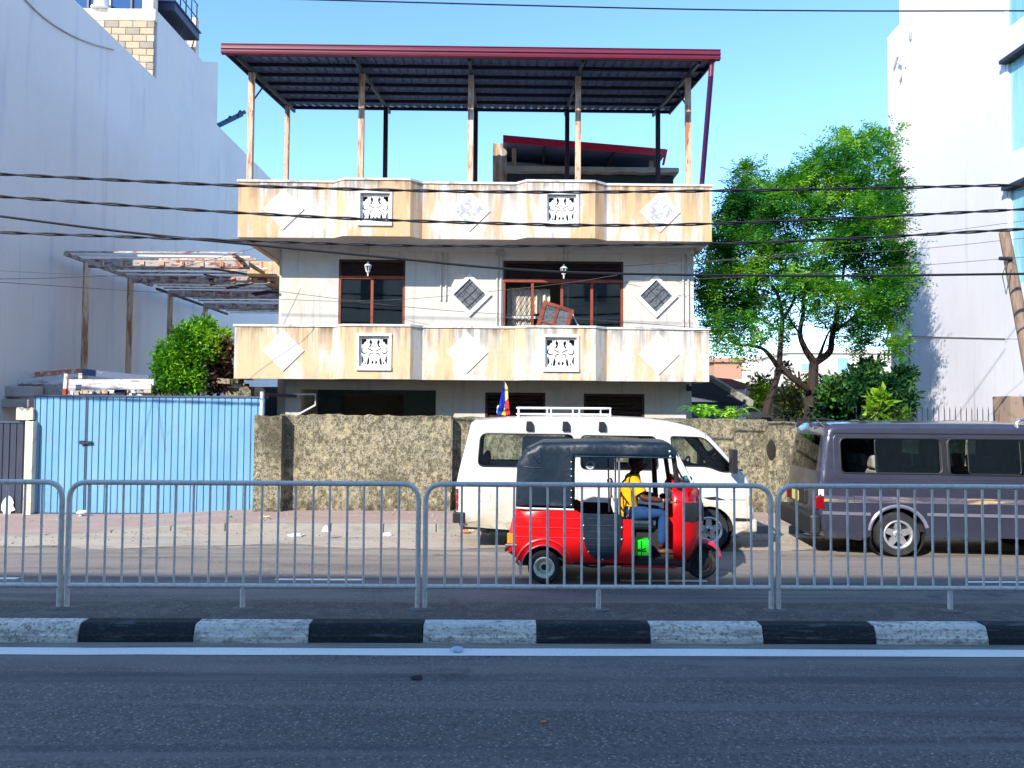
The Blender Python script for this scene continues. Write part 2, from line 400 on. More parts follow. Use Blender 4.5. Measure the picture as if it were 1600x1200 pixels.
# ------------------------------------------------------------------ pedestrian guard rail
YF = ground_y(950, z=MT) ; ZT = AZ(757, YF); ZB = AZ(917, YF)
def rail_panel(x0, x1, label):
    t = thing('guard_rail', label, 'railing', ((x0 + x1) / 2, YF, MT), 0, 'guard rail panels on the median')
    r = .025; path = rnd_poly([(x0, MT - .03), (x0, ZT), (x1, ZT), (x1, MT - .03)], .17, 8, closed=False)
    MB().tube([(p[0], YF, p[1]) for p in path], r, 12).build('top_rail', GALV, t, smooth=True)
    MB().tube([(x0 + .01, YF, ZB), (x1 - .01, YF, ZB)], .024, 10).build('bottom_rail', GALV, t, smooth=True)
    xm = (x0 + x1) / 2 - .0
    MB().tube([(xm, YF, MT - .03), (xm, YF, ZB)], .025, 10).build('centre_leg', GALV, t, smooth=True)
    for xx, w_ in ((x0, .09), (x1, .09), (xm, .11)):
        mb = MB(); mb.blob((xx, YF, MT - .012), (w_, .07, .016), 12, 6, lambda d: 1 + .12 * math.sin(7 * d.x + 5 * d.y)); mb.build('footing', MORTAR, t, smooth=True)
    return t
bar_me = MB().tube([(0, 0, ZB), (0, 0, ZT)], .0118, 8).mesh('bar', GALV, True)
pw = (AX(653.3, YF, 850) - AX(106.7, YF, 850)); pit = AX(663, YF, 850) - AX(105, YF, 850)
labs = ['grey steel guard rail panel at left edge, cut off beside the white pillar', 'grey steel guard rail panel standing in front of the blue gate',
        'grey steel guard rail panel in front of the red three-wheeler', 'grey steel guard rail panel in front of the purple van']
xa = AX(106.7, YF, 850)
for k in range(-1, 3):
    t = rail_panel(xa + k * pit, xa + k * pit + pw, labs[k + 1])
    nb = 19; g0 = .19; sp = (pw - 2 * g0) / (nb - 1)
    for i in range(nb):
        o = place('bar', bar_me); o.rotation_euler = (random.uniform(-.003, .003), random.uniform(-.004, .004), random.uniform(0, 6)); o.location = (xa + k * pit + g0 + i * sp + random.uniform(-.006, .006), YF, 0); adopt(o, t)
# ------------------------------------------------------------------ building materials
CREAM = srgb(210, 170, 126)
def plaster(name, base, patch, zt, zb, grime=.8):
    return mat(name, base, .88, layers=[
        ('noise', (1.6, 1.6, .28), patch, .47, .56, .9), ('noise', (5, 5, .5), patch, .52, .66, .7), ('noise', 9, tuple(v * .8 for v in base), .5, .75, .5),
        ('noise', (11, 11, .6), (.13, .115, .1), .43, .62, .7 * grime, (zt - .8, zt)), ('noise', (4, 4, 1.2), GRIME, .46, .64, grime * .7, (zt - .2, zt)), ('noise', (2.2, 2.2, .35), (.3, .26, .21), .54, .68, .5 * grime),
        ('noise', (6, 6, 1.2), (.2, .17, .13), .52, .72, .7 * grime, (zb + .35, zb)), ('noise', (14, 14, 14), (.25, .22, .18), .66, .78, .4)],
        bump=(26, .25, .008))
HWALL = mat('house_wall_paint', (.56, .53, .48), .88, layers=[('noise', (1.2, 1.2, .6), (.62, .52, .38), .46, .66, .6), ('noise', (9, 9, .5), (.3, .28, .25), .54, .72, .55), ('noise', 3, (.46, .43, .39), .5, .7, .6),
    ('noise', 18, (.42, .36, .28), .62, .8, .5)], bump=(30, .2, .006))
SOFFIT = mat('soffit_plaster', (.55, .52, .5), .9, layers=[('noise', 2.5, (.36, .34, .33), .5, .7, .6)])
WHITECAST = mat('white_casting', (.8, .79, .77), .85, layers=[('noise', 7, (.6, .58, .55), .5, .72, .6), ('noise', (22, 22, 8), (.3, .29, .28), .62, .75, .6)], bump=(40, .3, .006))
GREYCAST = mat('weathered_casting', (.6, .59, .6), .9, layers=[('noise', 9, (.34, .34, .36), .45, .62, .8), ('noise', 30, (.2, .2, .22), .58, .72, .6)], bump=(18, 1, .03))
COPING = mat('coping', (.66, .63, .58), .85, layers=[('noise', (4, 4, 4), (.28, .25, .22), .48, .68, .75), ('noise', 16, (.1, .09, .08), .6, .75, .6)], bump=(30, .4, .008))
BROWN = mat('red_brown_timber', srgb(140, 66, 44), .6, layers=[('noise', (20, 20, 1.5), srgb(92, 40, 30), .45, .7, .6)], bump=(30, .2, .003))
DARKTIMBER = mat('dark_louvre_timber', srgb(58, 38, 34), .65, layers=[('noise', (2, 20, 20), srgb(34, 24, 24), .45, .7, .6)])
WINGLASS = glass('window_glass', (.55, .62, .6), .05)
MESHGLASS = mat('patterned_glass', srgb(104, 108, 112), .28, layers=[('noise', (22, 22, 22), srgb(60, 64, 70), .45, .62, .8)], bump=(40, .8, .01))
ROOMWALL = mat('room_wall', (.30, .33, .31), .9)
CURTAIN = mat('curtain_cloth', srgb(206, 196, 176), .9, layers=[('noise', (30, 30, 2), srgb(160, 150, 132), .45, .7, .5)])
WHITEMETAL = mat('white_painted_metal', (.75, .76, .78), .5)
MAROON = mat('maroon_gutter_paint', srgb(112, 18, 44), .42, layers=[('noise', (1, 6, 12), srgb(80, 12, 36), .45, .7, .5)], spec=.5)
MAROONDK = mat('maroon_pipe_paint', srgb(64, 22, 72), .5)
SHEET = mat('roof_sheet_underside', srgb(84, 100, 138), .5, .2, layers=[('noise', (.7, .7, 2), srgb(62, 76, 112), .4, .7, .7)])
STEELDARK = mat('dark_purlin_paint', srgb(40, 42, 58), .6)
RUSTY = mat('rusty_cream_steel', srgb(206, 178, 150), .75, layers=[('noise', (9, 9, 1.1), srgb(160, 92, 56), .46, .62, .85), ('noise', (22, 22, 5), srgb(104, 52, 34), .56, .7, .8), ('noise', (3, 3, .5), srgb(228, 214, 196), .55, .7, .6)], bump=(40, .3, .004))
RUSTDARK = mat('dark_rusty_steel', srgb(58, 36, 52), .7, layers=[('noise', (9, 9, 1.4), srgb(140, 96, 74), .55, .7, .8, (7.9, 6.9))])
CONC = mat('weathered_concrete', (.4, .38, .35), .9, layers=[('noise', (2, 2, 2), (.24, .23, .22), .45, .7, .7), ('noise', 14, (.1, .1, .1), .58, .75, .6)], bump=(25, .4, .01))

def wall_holes(mb, x0, x1, z0, z1, ya, yb, holes):
    xs = sorted({x0, x1, *[v for h in holes for v in h[:2]]}); zs = sorted({z0, z1, *[v for h in holes for v in h[2:]]})
    solid = {}
    for i in range(len(xs) - 1):
        for k in range(len(zs) - 1):
            cx, cz = (xs[i] + xs[i + 1]) / 2, (zs[k] + zs[k + 1]) / 2
            solid[i, k] = not any(h[0] < cx < h[1] and h[2] < cz < h[3] for h in holes)
    for (i, k), s_ in solid.items():
        if not s_: continue
        a, b, c, d = xs[i], xs[i + 1], zs[k], zs[k + 1]
        mb.add([(a, ya, c), (b, ya, c), (b, ya, d), (a, ya, d)], [(0, 1, 2, 3)]); mb.add([(a, yb, c), (b, yb, c), (b, yb, d), (a, yb, d)], [(3, 2, 1, 0)])
        for di, dk, q in ((-1, 0, ((a, c), (a, d))), (1, 0, ((b, c), (b, d))), (0, -1, ((a, c), (b, c))), (0, 1, ((a, d), (b, d)))):
            if not solid.get((i + di, k + dk), False):
                (p, r_), (s2, t2) = q; mb.add([(p, ya, r_), (s2, ya, t2), (s2, yb, t2), (p, yb, r_)], [(0, 1, 2, 3)])
    return mb

# ------------------------------------------------------------------ the house
YBAL, YBAY, YW, YBK = 16.6, 16.38, 17.5, 23.5
house = thing('house', 'two-storey cream house with stained balconies and diamond ornaments behind the mossy wall', 'house', (-.6, YW, 0))
U = dict(zb=AZ(374, YBAL, 740), zt=AZ(288, YBAL, 740)); Lw = dict(zb=AZ(594, YBAL, 740), zt=AZ(513, YBAL, 740))
XL, XR = AX(440, YW, 450), AX(1084, YW, 450)
PU = plaster('upper_balcony_plaster', CREAM, (.6, .56, .52), U['zt'], U['zb'])
PL_ = plaster('lower_balcony_plaster', srgb(212, 182, 144), (.62, .59, .55), Lw['zt'], Lw['zb'])

GRILLEBACK = mat('shade_dark_backing', (.05, .05, .055), .95)  # dark colour stands in for shade behind the grille openings
def grille(x0, x1, z0, z1, y, parent, m):
    """Cast ornamental block: a square sheet pierced with scroll openings."""
    W = x1 - x0; H = z1 - z0
    def sc(poly): return [(x0 + W * (p[0] + .5), z0 + H * (p[1] + .5)) for p in poly]
    def comma(cx, cz, r, a, flip=1, ln=1.0):
        out = []; inn = []
        for k in range(9):
            t = k / 8; an = R(a + flip * 250 * t * ln); w_ = r * .42 * math.sin(math.pi * (.12 + .88 * t)) ** .8 + .004
            out.append((cx + (r + w_ / 2) * math.cos(an), cz + (r + w_ / 2) * math.sin(an))); inn.append((cx + (r - w_ / 2) * math.cos(an), cz + (r - w_ / 2) * math.sin(an)))
        return out + inn[::-1]
    hs_ = []
    for s in (-1, 1):
        f = lambda P: [(s * p[0], p[1]) for p in P]
        hs_ += [f(comma(.1, -.13, .055, 150, -1, .9)), f(comma(.33, .02, .075, 60, -1, .95)),
                f([(.09, .3), (.14, .38), (.17, .3), (.14, .24), (.19, .16), (.13, .17), (.1, .24)]),
                f([(.29, .4), (.42, .4), (.42, .24), (.36, .25), (.33, .31), (.28, .33)]), f([(.19, .43), (.25, .43), (.22, .38)]),
                f([(.36, -.3), (.42, -.42), (.42, -.2), (.4, -.16)]), f([(.17, -.3), (.2, -.2), (.23, -.3), (.25, -.42), (.19, -.42)]), f([(.3, -.33), (.33, -.42), (.28, -.42)]),
                f([(.05, .02), (.2, .1), (.21, .075), (.07, .0)]), f([(.04, -.3), (.1, -.36), (.06, -.42), (.03, -.4)])]
    big = []
    for h in hs_:
        cx = sum(p[0] for p in h) / len(h); cz = sum(p[1] for p in h) / len(h); big.append([(max(-.46, min(.46, cx + (p[0] - cx) * 1.3)), max(-.46, min(.46, cz + (p[1] - cz) * 1.3))) for p in h])
    hs_ = big
    v, t = fill2d([(x0, z0), (x1, z0), (x1, z1), (x0, z1)], [sc(h) for h in hs_])
    mb = MB().add([(p[0], y, p[1]) for p in v], t); o = mb.build('grille', m, parent)
    sd = o.modifiers.new('solidify', 'SOLIDIFY'); sd.thickness = .07; sd.offset = 1
    MB().box(x0 + .002, x1 - .002, y + .1, y + .11, z0 + .002, z1 - .002).build('grille_shade_plate', GRILLEBACK, o)  # plate added to darken the openings
    # raised border
    b = MB(); e = .055
    b.box(x0 - e, x1 + e, y - .075, y + .02, z1, z1 + e); b.box(x0 - e, x1 + e, y - .085, y + .02, z0 - e * 1.7, z0 - .002)
    b.box(x0 - e, x0 - .001, y - .07, y + .02, z0, z1 - .001); b.box(x1 + .001, x1 + e, y - .07, y + .02, z0, z1 - .001)
    b.build('border', WHITECAST, o, bevel=.006)
    return o

def diamond(cx, cz, r, y, parent, inner, mo=WHITECAST, k=.72, pr=.02):
    mb = MB(); d = [(0, -1), (1, 0), (0, 1), (-1, 0)]
    for i in range(4):
        a, b = d[i], d[(i + 1) % 4]
        q = [(cx + r * a[0], cz + r * a[1]), (cx + r * b[0], cz + r * b[1]), (cx + r * k * b[0], cz + r * k * b[1]), (cx + r * k * a[0], cz + r * k * a[1])]
        mb.prism(q, 'y', y - pr, y + .01)
    o = mb.build('diamond_frame', mo, parent, bevel=.006)
    kk = k - .005
    MB().prism([(cx + r * kk * p[0], cz + r * kk * p[1]) for p in d], 'y', y - .017, y + .01).build('diamond_panel', inner, o)
    return o

DIAM = mat('diamond_render', (.7, .66, .6), .88, layers=[('noise', 5, (.56, .52, .46), .46, .66, .7), ('noise', (16, 16, 6), (.36, .33, .29), .6, .74, .5)], bump=(30, .3, .006))
def balcony(c, pxs, gy, dz, m, pxl, pxr, inner, gmats):
    zb, zt = c['zb'], c['zt']; py = (287 + 374) / 2 if c is U else 552
    xl, xr = AX(pxl, YBAL, py), AX(pxr, YBAL, py)
    a = [AX(p, YBAL if i % 4 in (0, 3) else YBAY, py) for i, p in enumerate(pxs)]
    plan = [(xl, YBAL), (a[0], YBAL), (a[1], YBAY), (a[2], YBAY), (a[3], YBAL), (a[4], YBAL), (a[5], YBAY), (a[6], YBAY), (a[7], YBAL), (xr, YBAL)]
    T = .13; mb = MB(); cop = MB()
    holes = []
    for (p0, p1) in zip(plan, plan[1:]):
        if p0[1] == YBAY and p1[1] == YBAY:
            i = len(holes); gx0, gx1 = AX(gy[i][0], YBAY, py), AX(gy[i][1], YBAY, py); gz0, gz1 = AZ(gy[i][3], YBAY, gy[i][0]), AZ(gy[i][2], YBAY, gy[i][0])
            holes.append((gx0, gx1, gz0, gz1)); wall_holes(mb, p0[0], p1[0], zb, zt, YBAY, YBAY + T, [holes[-1]])
        else:
            mb.prism([p0, p1, (p1[0], p1[1] + T), (p0[0], p0[1] + T)], 'z', zb, zt)
        cop.prism([(p0[0] - (.03 if p0 == plan[0] else 0), p0[1] - .025), (p1[0] + (.03 if p1 == plan[-1] else 0), p1[1] - .025), (p1[0] + (.03 if p1 == plan[-1] else 0), p1[1] + T + .03), (p0[0] - (.03 if p0 == plan[0] else 0), p0[1] + T + .03)], 'z', zt + .002, zt + .05)
    mb.prism([(xl, YBAL + T), (xl + T, YBAL + T), (xl + T, YBK if c is U else YW), (xl, YBK if c is U else YW)], 'z', zb, zt)
    mb.prism([(xr - T, YBAL + T), (xr, YBAL + T), (xr, YBK if c is U else YW), (xr - T, YBK if c is U else YW)], 'z', zb, zt)
    par = mb.build('balcony', m, house)
    cop.build('coping', COPING, par)
    ip = [(p[0], p[1] + T) for p in plan]; ip[0] = (xl + T, ip[0][1]); ip[-1] = (xr - T, ip[-1][1])
    MB().prism(ip + [(xr - T, YBK if c is U else YW), (xl + T, YBK if c is U else YW)], 'z', zb + .03, zb + .17).build('slab', SOFFIT, par)
    for h, gm in zip(holes, gmats): grille(*h, YBAY + .04, par, gm)
    for (px, pz), im in zip(dz, inner): diamond(AX(px, YBAL, pz), AZ(pz, YBAL, px), .45, YBAL, par, im, DIAM)
    return par, plan
balU, planU = balcony(U, [522, 537, 641, 660, 806, 823, 930, 948], [(563, 609, 302, 346), (855, 900, 304, 346)], [(443, 327), (734, 330), (1031, 332)], PU, 372, 1112,
                      [DIAM, GREYCAST, GREYCAST], [WHITECAST, WHITECAST])
balL, planL = balcony(Lw, [520, 536, 641, 660, 804, 822, 931, 948], [(561, 608, 525, 572), (852, 901, 527, 574)], [(443, 548), (730, 551), (1029, 554)], PL_, 366, 1108,
                      [DIAM] * 3, [WHITECAST, WHITECAST])
# roof deck and storey walls
def W2(px0, px1, py0, py1): return (AX(px0, YW, 455), AX(px1, YW, 455), AZ(py1, YW, px0), AZ(py0, YW, px0))
winA = W2(529, 633, 405, 548); winB = W2(786, 974, 407, 550)
zf1 = Lw['zb'] + .17; zc1 = U['zb'] + .03
mb = MB(); wall_holes(mb, XL, XR, zf1, zc1, YW, YW + .22, [winA, winB])
mb.box(XL, XL + .22, YW + .22, YBK, 0, zc1); mb.box(XR - .22, XR, YW + .22, YBK, 0, zc1); mb.box(XL, XR, YBK, YBK + .2, 0, zc1)
mb.build('wall', HWALL, house)
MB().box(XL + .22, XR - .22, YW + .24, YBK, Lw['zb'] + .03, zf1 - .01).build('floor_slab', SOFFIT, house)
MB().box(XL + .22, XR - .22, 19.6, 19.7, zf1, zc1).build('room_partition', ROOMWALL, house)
# ground storey, set in the shade of the lower balcony
XL0 = AX(470, YW, 630); XR0 = AX(1072, YW, 630); zg = Lw['zb'] + .03
def W0(px0, px1, py0, py1): return (AX(px0, YW, 630), AX(px1, YW, 630), AZ(py1, YW, px0), AZ(py0, YW, px0))
gar = (AX(470, YW, 630), AX(681, YW, 630), 0, AZ(609, YW, 580)); lvA = W0(758, 852, 613, 668); lvB = W0(912, 1007, 615, 670)
mb = MB(); wall_holes(mb, AX(446, YW, 630), XR0, 0, zg, YW, YW + .22, [(gar[0], gar[1], -.1, gar[3]), lvA, lvB])
mb.build('ground_floor_wall', HWALL, house)
mb = MB(); dx0, dx1 = AX(532, 20.2, 630), AX(630, 20.2, 630)
wall_holes(mb, gar[0] - .8, gar[1] + .8, 0, zg, 20.2, 20.4, [(dx0, dx1, -.1, AZ(617, 20.2, 580))])
mb.build('carport_wall', mat('carport_paint', srgb(86, 112, 116), .9, layers=[('noise', 2, srgb(60, 80, 86), .45, .7, .6)]), house)

MB().box(-6.6, gar[0] - .81, 19.0, 19.2, 0, Lw['zb'] - .1).build('carport_shade_wall', mat('shade_dark_wall', srgb(52, 58, 62), .9), house)  # added wall, its dark colour stands in for shade under the balcony
def louvres(parent, x0, x1, z0, z1, y, n):
    f = MB(); e = .06
    f.box(x0, x1, y - .03, y + .06, z1 - e, z1); f.box(x0, x0 + e, y - .03, y + .06, z0, z1 - e - .001); f.box(x1 - e, x1, y - .03, y + .06, z0, z1 - e - .001)
    o = f.build('louvre_frame', DARKTIMBER, parent, bevel=.005)
    me = MB().obox((0, 0, 0), (x1 - x0 - 2 * e - .004, .012, .085), (R(-38), 0, 0)).mesh('louvre_slat', DARKTIMBER)
    h = (z1 - e - z0) / n
    copies('louvre_slat', me, o, [((x0 + x1) / 2, y + .02, z0 + h * (i + .5)) for i in range(n)])
    return o
for h in (lvA, lvB): louvres(house, h[0], h[1], h[2], h[3], YW + .03, 7)
def window(win, mull, py_tr, curtains=False):
    x0, x1, z0, z1 = win; zt = AZ(py_tr, YW, 800); y = YW + .04; e = .055
    f = MB(); f.box(x0, x0 + e, y - .03, y + .07, z0, zt); f.box(x1 - e, x1, y - .03, y + .07, z0, zt); f.box(x0, x1, y - .045, y + .07, zt + .001, zt + .075)
    for p in mull: xm = AX(p, YW, 470); f.box(xm - .032, xm + .032, y - .02, y + .06, z0, zt)
    o = f.build('window', BROWN, house, bevel=.005)
    louvres(o, x0, x1, zt + .078, z1, y - .0, 6)
    return o, x0, x1, z0, zt, y
oA, x0, x1, z0, zt, y = window(winA, [581], 438)
xm = AX(581, YW, 470)
for a, b in ((x0 + .056, xm - .033), (xm + .033, x1 - .056)):
    MB().box(a, b, y + .015, y + .02, z0, zt - .002).build('pane', WINGLASS, oA)
MB().box(x0 + .02, x1 - .02, y + .075, y + .085, z0, zt + .05).build('reflection_board', mat('grey_reflection_tone', srgb(118, 130, 128), .8, layers=[('noise', (2, 2, .5), srgb(92, 104, 104), .45, .7, .7)]), oA)  # grey board added behind the glass in place of its reflection
oB, x0, x1, z0, zt, y = window(winB, [832, 878, 925], 441)
xs_ = [x0, *[AX(p, YW, 470) for p in (832, 878, 925)], x1]
for i in (2, 3): MB().box(xs_[i] + .035, xs_[i + 1] - .035, y + .03, y + .034, z0, zt - .002).build('pane', WINGLASS, oB)
# curtain, lattice grille, inner white bars, leaning shutter
def drape(xa, xb, za, zb, y, rag=0):
    n = 40; vs = []
    for i in range(n + 1):
        t = i / n; x = xa + (xb - xa) * t; dy = .035 * math.sin(t * (xb - xa) * 40) + .02 * math.sin(t * 17)
        zz = za + rag * max(0, t - .55) * 2 * (zb - za)
        vs += [(x, y + dy, zz), (x, y + dy * .4, zb)]
    return MB().add(vs, [(2 * i, 2 * i + 2, 2 * i + 3, 2 * i + 1) for i in range(n)])
drape(x0 + .1, xs_[1] - .03, zt - 1.05 - .6, zt - .09, y + .3).build('curtain', CURTAIN, oB, smooth=True)
drape(xs_[1] + .03, xs_[1] + .42, zt - .68, zt - .1, y + .28, .6).build('curtain', CURTAIN, oB, smooth=True)
ga, gb = x0 + .06, xs_[1] - .035
def lat(sg):
    m_ = MB(); k = -12
    while k < 16:
        p0 = Vector((ga + k * .09, 0, z0)); pts = []
        # clip each slanted bar to the light
        for t in [i / 60 for i in range(61)]:
            zz = z0 + (zt - z0) * t; xx = p0.x + (zz - z0) * .55 * sg + (0 if sg > 0 else .55 * (zt - z0))
            if ga <= xx <= gb: pts.append((xx, y + .09, zz))
        if len(pts) > 1: m_.tube([pts[0], pts[-1]], .005, 5)
        k += 1
    return m_
lt = lat(1); l2 = lat(-1); lt.add(l2.v, l2.f); g_ = lt.build('lattice', STEELDARK, oB)
for px in (887, 931): MB().box(AX(px, YW + .25, 470) - .02, AX(px, YW + .25, 470) + .02, y + .16, y + .2, z0, zt - .05).build('inner_stile', WHITEMETAL, oB)
zz = AZ(496, YW + .2, 880)
MB().box(xs_[0] + .06, xs_[-1] - .06, y + .205, y + .24, zz - .025, zz + .025).build('inner_rail', WHITEMETAL, oB)
MB().bar((AX(893, YW, 490), y - .1, AZ(489, YW, 893)), (AX(912, YW, 520), y - .16, AZ(530, YW, 912)), .035, .035).build('loose_strip', WHITEMETAL, oB)
# the broken sash that leans inside the balcony
sh = thing('loose_sash', 'broken brown window sash leaning against the wide upper window', 'window sash', (AX(865, 17.2, 500), 17.25, zf1))
c0 = Vector((AX(864, 17.22, 505), 17.22, AZ(507, 17.22, 864))); ang = R(-17)
def sp(x, z): return (c0.x + x * math.cos(ang) - z * math.sin(ang), c0.z + x * math.sin(ang) + z * math.cos(ang))
def sq(xa, xb, za, zb): return [sp(xa, za), sp(xb, za), sp(xb, zb), sp(xa, zb)]
mb = MB(); h_ = .46
for q in (sq(-.36, .36, h_ - .08, h_), sq(-.36, .36, -h_, -h_ + .08), sq(-.36, -.27, -h_ + .08, h_ - .08), sq(.27, .36, -h_ + .08, h_ - .08), sq(-.03, .03, -h_ + .08, h_ - .08), sq(-.27, -.03, -.02, .02), sq(.03, .27, -.02, .02)):
    mb.prism(q, 'y', 17.2, 17.245)
mb.build('sash_frame', BROWN, sh); 
for xa, xb in ((-.27, -.03), (.03, .27)):
    for za, zb_ in ((.02, h_ - .08), (-h_ + .08, -.02)): MB().prism(sq(xa, xb, za, zb_), 'y', 17.22, 17.226).build('pane', MESHGLASS, sh)
# diamond windows in the upper wall
for px, py in ((734, 461), (1025, 463)):
    o = diamond(AX(px, YW, py), AZ(py, YW, px), .5, YW, house, MESHGLASS, k=.74, pr=.05); o.name = 'diamond_window'
    cx, cz = AX(px, YW, py), AZ(py, YW, px); mb = MB()
    for k in (-2, -1, 0, 1, 2):
        u = k * .12
        if px < 900 or k % 2 == 0: mb.bar((cx + u - .18 + abs(u) * .0, YW - .022, cz + u + .18), (cx + u + .18, YW - .022, cz + u - .18), .012, .01, (0, 1, 0))
        mb.bar((cx + u - .18, YW - .024, cz - u - .18), (cx + u + .18, YW - .024, cz - u + .18), .012, .01, (0, 1, 0))
    mb.build('glazing_bars', STEELDARK, o)
# pipes and conduit on the upper wall
for px in (689, 697, 777, 783): MB().tube([(AX(px, YW, 430), YW - .025, AZ(388, YW, px)), (AX(px, YW, 430), YW - .025, AZ(470 if px < 700 else 520, YW, px))], .018, 8).build('conduit', HWALL, house, smooth=True)
for px in (1067, 1075): MB().tube([(AX(px, YW, 430), YW - .03, zc1), (AX(px, YW, 430), YW - .03, zf1)], .022, 8).build('conduit', SOFFIT, house, smooth=True)
MB().box(AX(773, YW), AX(787, YW), YW - .07, YW + .0, AZ(399, YW, 780), AZ(390, YW, 780)).build('junction_box', CONC, house, bevel=.01)
MB().box(XL - .001, XR + .001, YW - .06, YW - .002, zc1 - .13, zc1 - .002).build('wall_beam', SOFFIT, house)
# wing wall and the beam block on the left flank
MB().box(AX(436, 18.1, 470), XL - .003, 18.1, 21, 0, zc1).build('side_wall', HWALL, house)
xb0, xb1 = AX(387, 19.4, 415), AX(437, 19.4, 415)
MB().box(xb0, xb1, 19.4, 22.6, AZ(431, 19.4, 400), U['zb'] + .02).build('side_beam', PU, house)
# white bracket frame and camera under the lower balcony
mb = MB(); y = 17.2
P = [at(459, 616, y), at(493, 616, y), at(493, 633, y), at(462, 650, y)]
mb.tube([tuple(p) for p in P], .022, 8); mb.build('white_bracket', WHITEMETAL, house, smooth=True)
cc = at(1076, 607, YW - .12)
mb = MB(); mb.box(cc.x - .05, cc.x + .05, YW - .2, YW - .08, cc.z - .06, cc.z + .05); mb.box(cc.x - .02, cc.x + .02, YW - .08, YW, cc.z + .02, cc.z + .1); mb.lathe([(0, -.04), (.035, -.035), (.04, 0)], (cc.x, YW - .2, cc.z), 'y', 12)
one('security_light', mb, STEELDARK, 'small black security light fixed to the ground floor wall', 'light')
# hanging lanterns
for (px, py), lb in (((575, 418), 'white hanging lantern in front of the narrow upper window'), ((881, 422), 'white hanging lantern in front of the wide upper window')):
    p = at(px, py, 17.05); t = thing('hanging_lantern', lb, 'lantern', (p.x, 17.05, p.z - .13), 0, 'lanterns under the upper balcony'); q = (p.x, 17.05, p.z)
    MB().tube([(p.x, 17.05, p.z + .12), (p.x, 17.05, U['zb'] + .03)], .006, 6).build('chain', STEELDARK, t)
    MB().lathe([(.0, .14), (.012, .13), (.02, .1), (.085, .045), (.09, .035), (.0, .036)], q, n=8).build('cap', WHITEMETAL, t)
    mb = MB()
    for k in range(6): a_ = k * math.pi / 3; mb.tube([(p.x + .07 * math.cos(a_), 17.05 + .07 * math.sin(a_), p.z + .035), (p.x + .04 * math.cos(a_), 17.05 + .04 * math.sin(a_), p.z - .09)], .007, 5)
    mb.build('cage', WHITEMETAL, t)
    MB().lathe([(.06, .034), (.033, -.085)], q, n=8).build('glass', glass('lantern_glass', (.8, .85, .85), .1), t)
    MB().lathe([(.045, -.088), (.045, -.1), (.018, -.12), (.015, -.19), (.0, -.2)], q, n=8).build('finial', WHITEMETAL, t)

# ------------------------------------------------------------------ canopy on the roof
YC0, YC1 = 15.75, 20.3
can = thing('rooftop_canopy', 'large flat steel canopy with maroon gutter on rusty posts above the upper balcony', 'canopy', (-.8, 18, U['zt']))
xl, xr = AX(349, YC0, 80), AX(1122, YC0, 86)
zf = AZ(88, YC0, 740); zr = AZ(176, YC1, 740)
def zroof(y): return zf + (zr - zf) * (y - YC0) / (YC1 - YC0)
ns = 10; sw = (xr - xl) / ns
for i in range(ns):
    mb = MB(); pts = []; xa = xl + i * sw; nr = 5
    for k in range(nr):
        u = xa + sw * k / nr; q = sw / nr
        pts += [(u, 0), (u + q * .62, 0), (u + q * .72, .035), (u + q * .9, .035)]
    pts.append((xa + sw + .001, 0))
    vs = []
    for (x, dz_) in pts: vs += [(x, YC0 + .06, zroof(YC0 + .06) + dz_ + .1), (x, YC1, zroof(YC1) + dz_ + .1)]
    mb.add(vs, [(2 * k, 2 * k + 2, 2 * k + 3, 2 * k + 1) for k in range(len(pts) - 1)])
    mb.build('roof_sheet', SHEET, can, fix=False)
for k in range(7):
    y = YC0 + .2 + (YC1 - YC0 - .3) * k / 6
    MB().box(xl + .05, xr - .05, y - .025, y + .025, zroof(y) + .015, zroof(y) + .092).build('purlin', STEELDARK, can)
fpx = [391, 564, 735, 903, 1075]; bpx = [448, 602, 743, 886, 1028]; YP0, YP1 = 16.85, 19.6
for i in range(5):
    x = AX(fpx[i], YP0, 250); xk = AX(bpx[i], YP1, 250)
    MB().bar((x, YC0 + .1, zroof(YC0 + .1) - .03), (xk, YC1 - .05, zroof(YC1 - .05) - .03), .06, .08).build('rafter', STEELDARK, can)
    w_ = .06
    MB().box(x - w_, x + w_, YP0 - w_, YP0 + w_, U['zb'] + .17, zroof(YP0) - .07).build('post', RUSTY, can, bevel=.008)
    MB().box(xk - .055, xk + .055, YP1 - .055, YP1 + .055, U['zb'] + .17, zroof(YP1) - .07).build('post', RUSTDARK if i else RUSTY, can, bevel=.008)
    MB().tube([(x, YP0 + .05, zroof(YP0) - .7), (x + (xk - x) * .3, YP0 + .9, zroof(YP0 + .9) - .06)], .02, 6).build('brace', STEELDARK, can)
gp = [(p[0], p[1] * .82) for p in ((-.0, 0), (-.09, .005), (-.1, .06), (-.08, .07), (-.08, .11), (-.105, .12), (-.105, .17), (-.08, .18), (-.085, .235), (-.1, .24), (-.1, .255), (-.04, .255), (-.04, .04), (0, .04))]
gz = zf - .04
mb = MB().prism([(YC0 + p[0], gz + p[1]) for p in gp], 'x', xl - .02, xr + .03); mb.build('gutter', MAROON, can)
mb = MB()
for xx in (xl + .0, xr - .04): mb = MB(); mb.prism([(YC0 + .02, zroof(YC0) + .0), (YC1, zroof(YC1) + .0), (YC1, zroof(YC1) + .14), (YC0 + .02, zroof(YC0) + .14)], 'x', xx, xx + .03); mb.build('barge_board', STEELDARK, can)
pa = (AX(1112, 15.8, 95), 15.8, gz); pb = (AX(1111, 15.8, 120), 15.82, AZ(120, 15.8, 1110))
MB().tube([pa, pb], .055, 10).build('pipe_outlet', MAROON, can, smooth=True)
MB().tube([pb, (AX(1094, 16.9, 290), 16.9, U['zt'] - .3)], .055, 10).build('downpipe', MAROONDK, can, smooth=True)

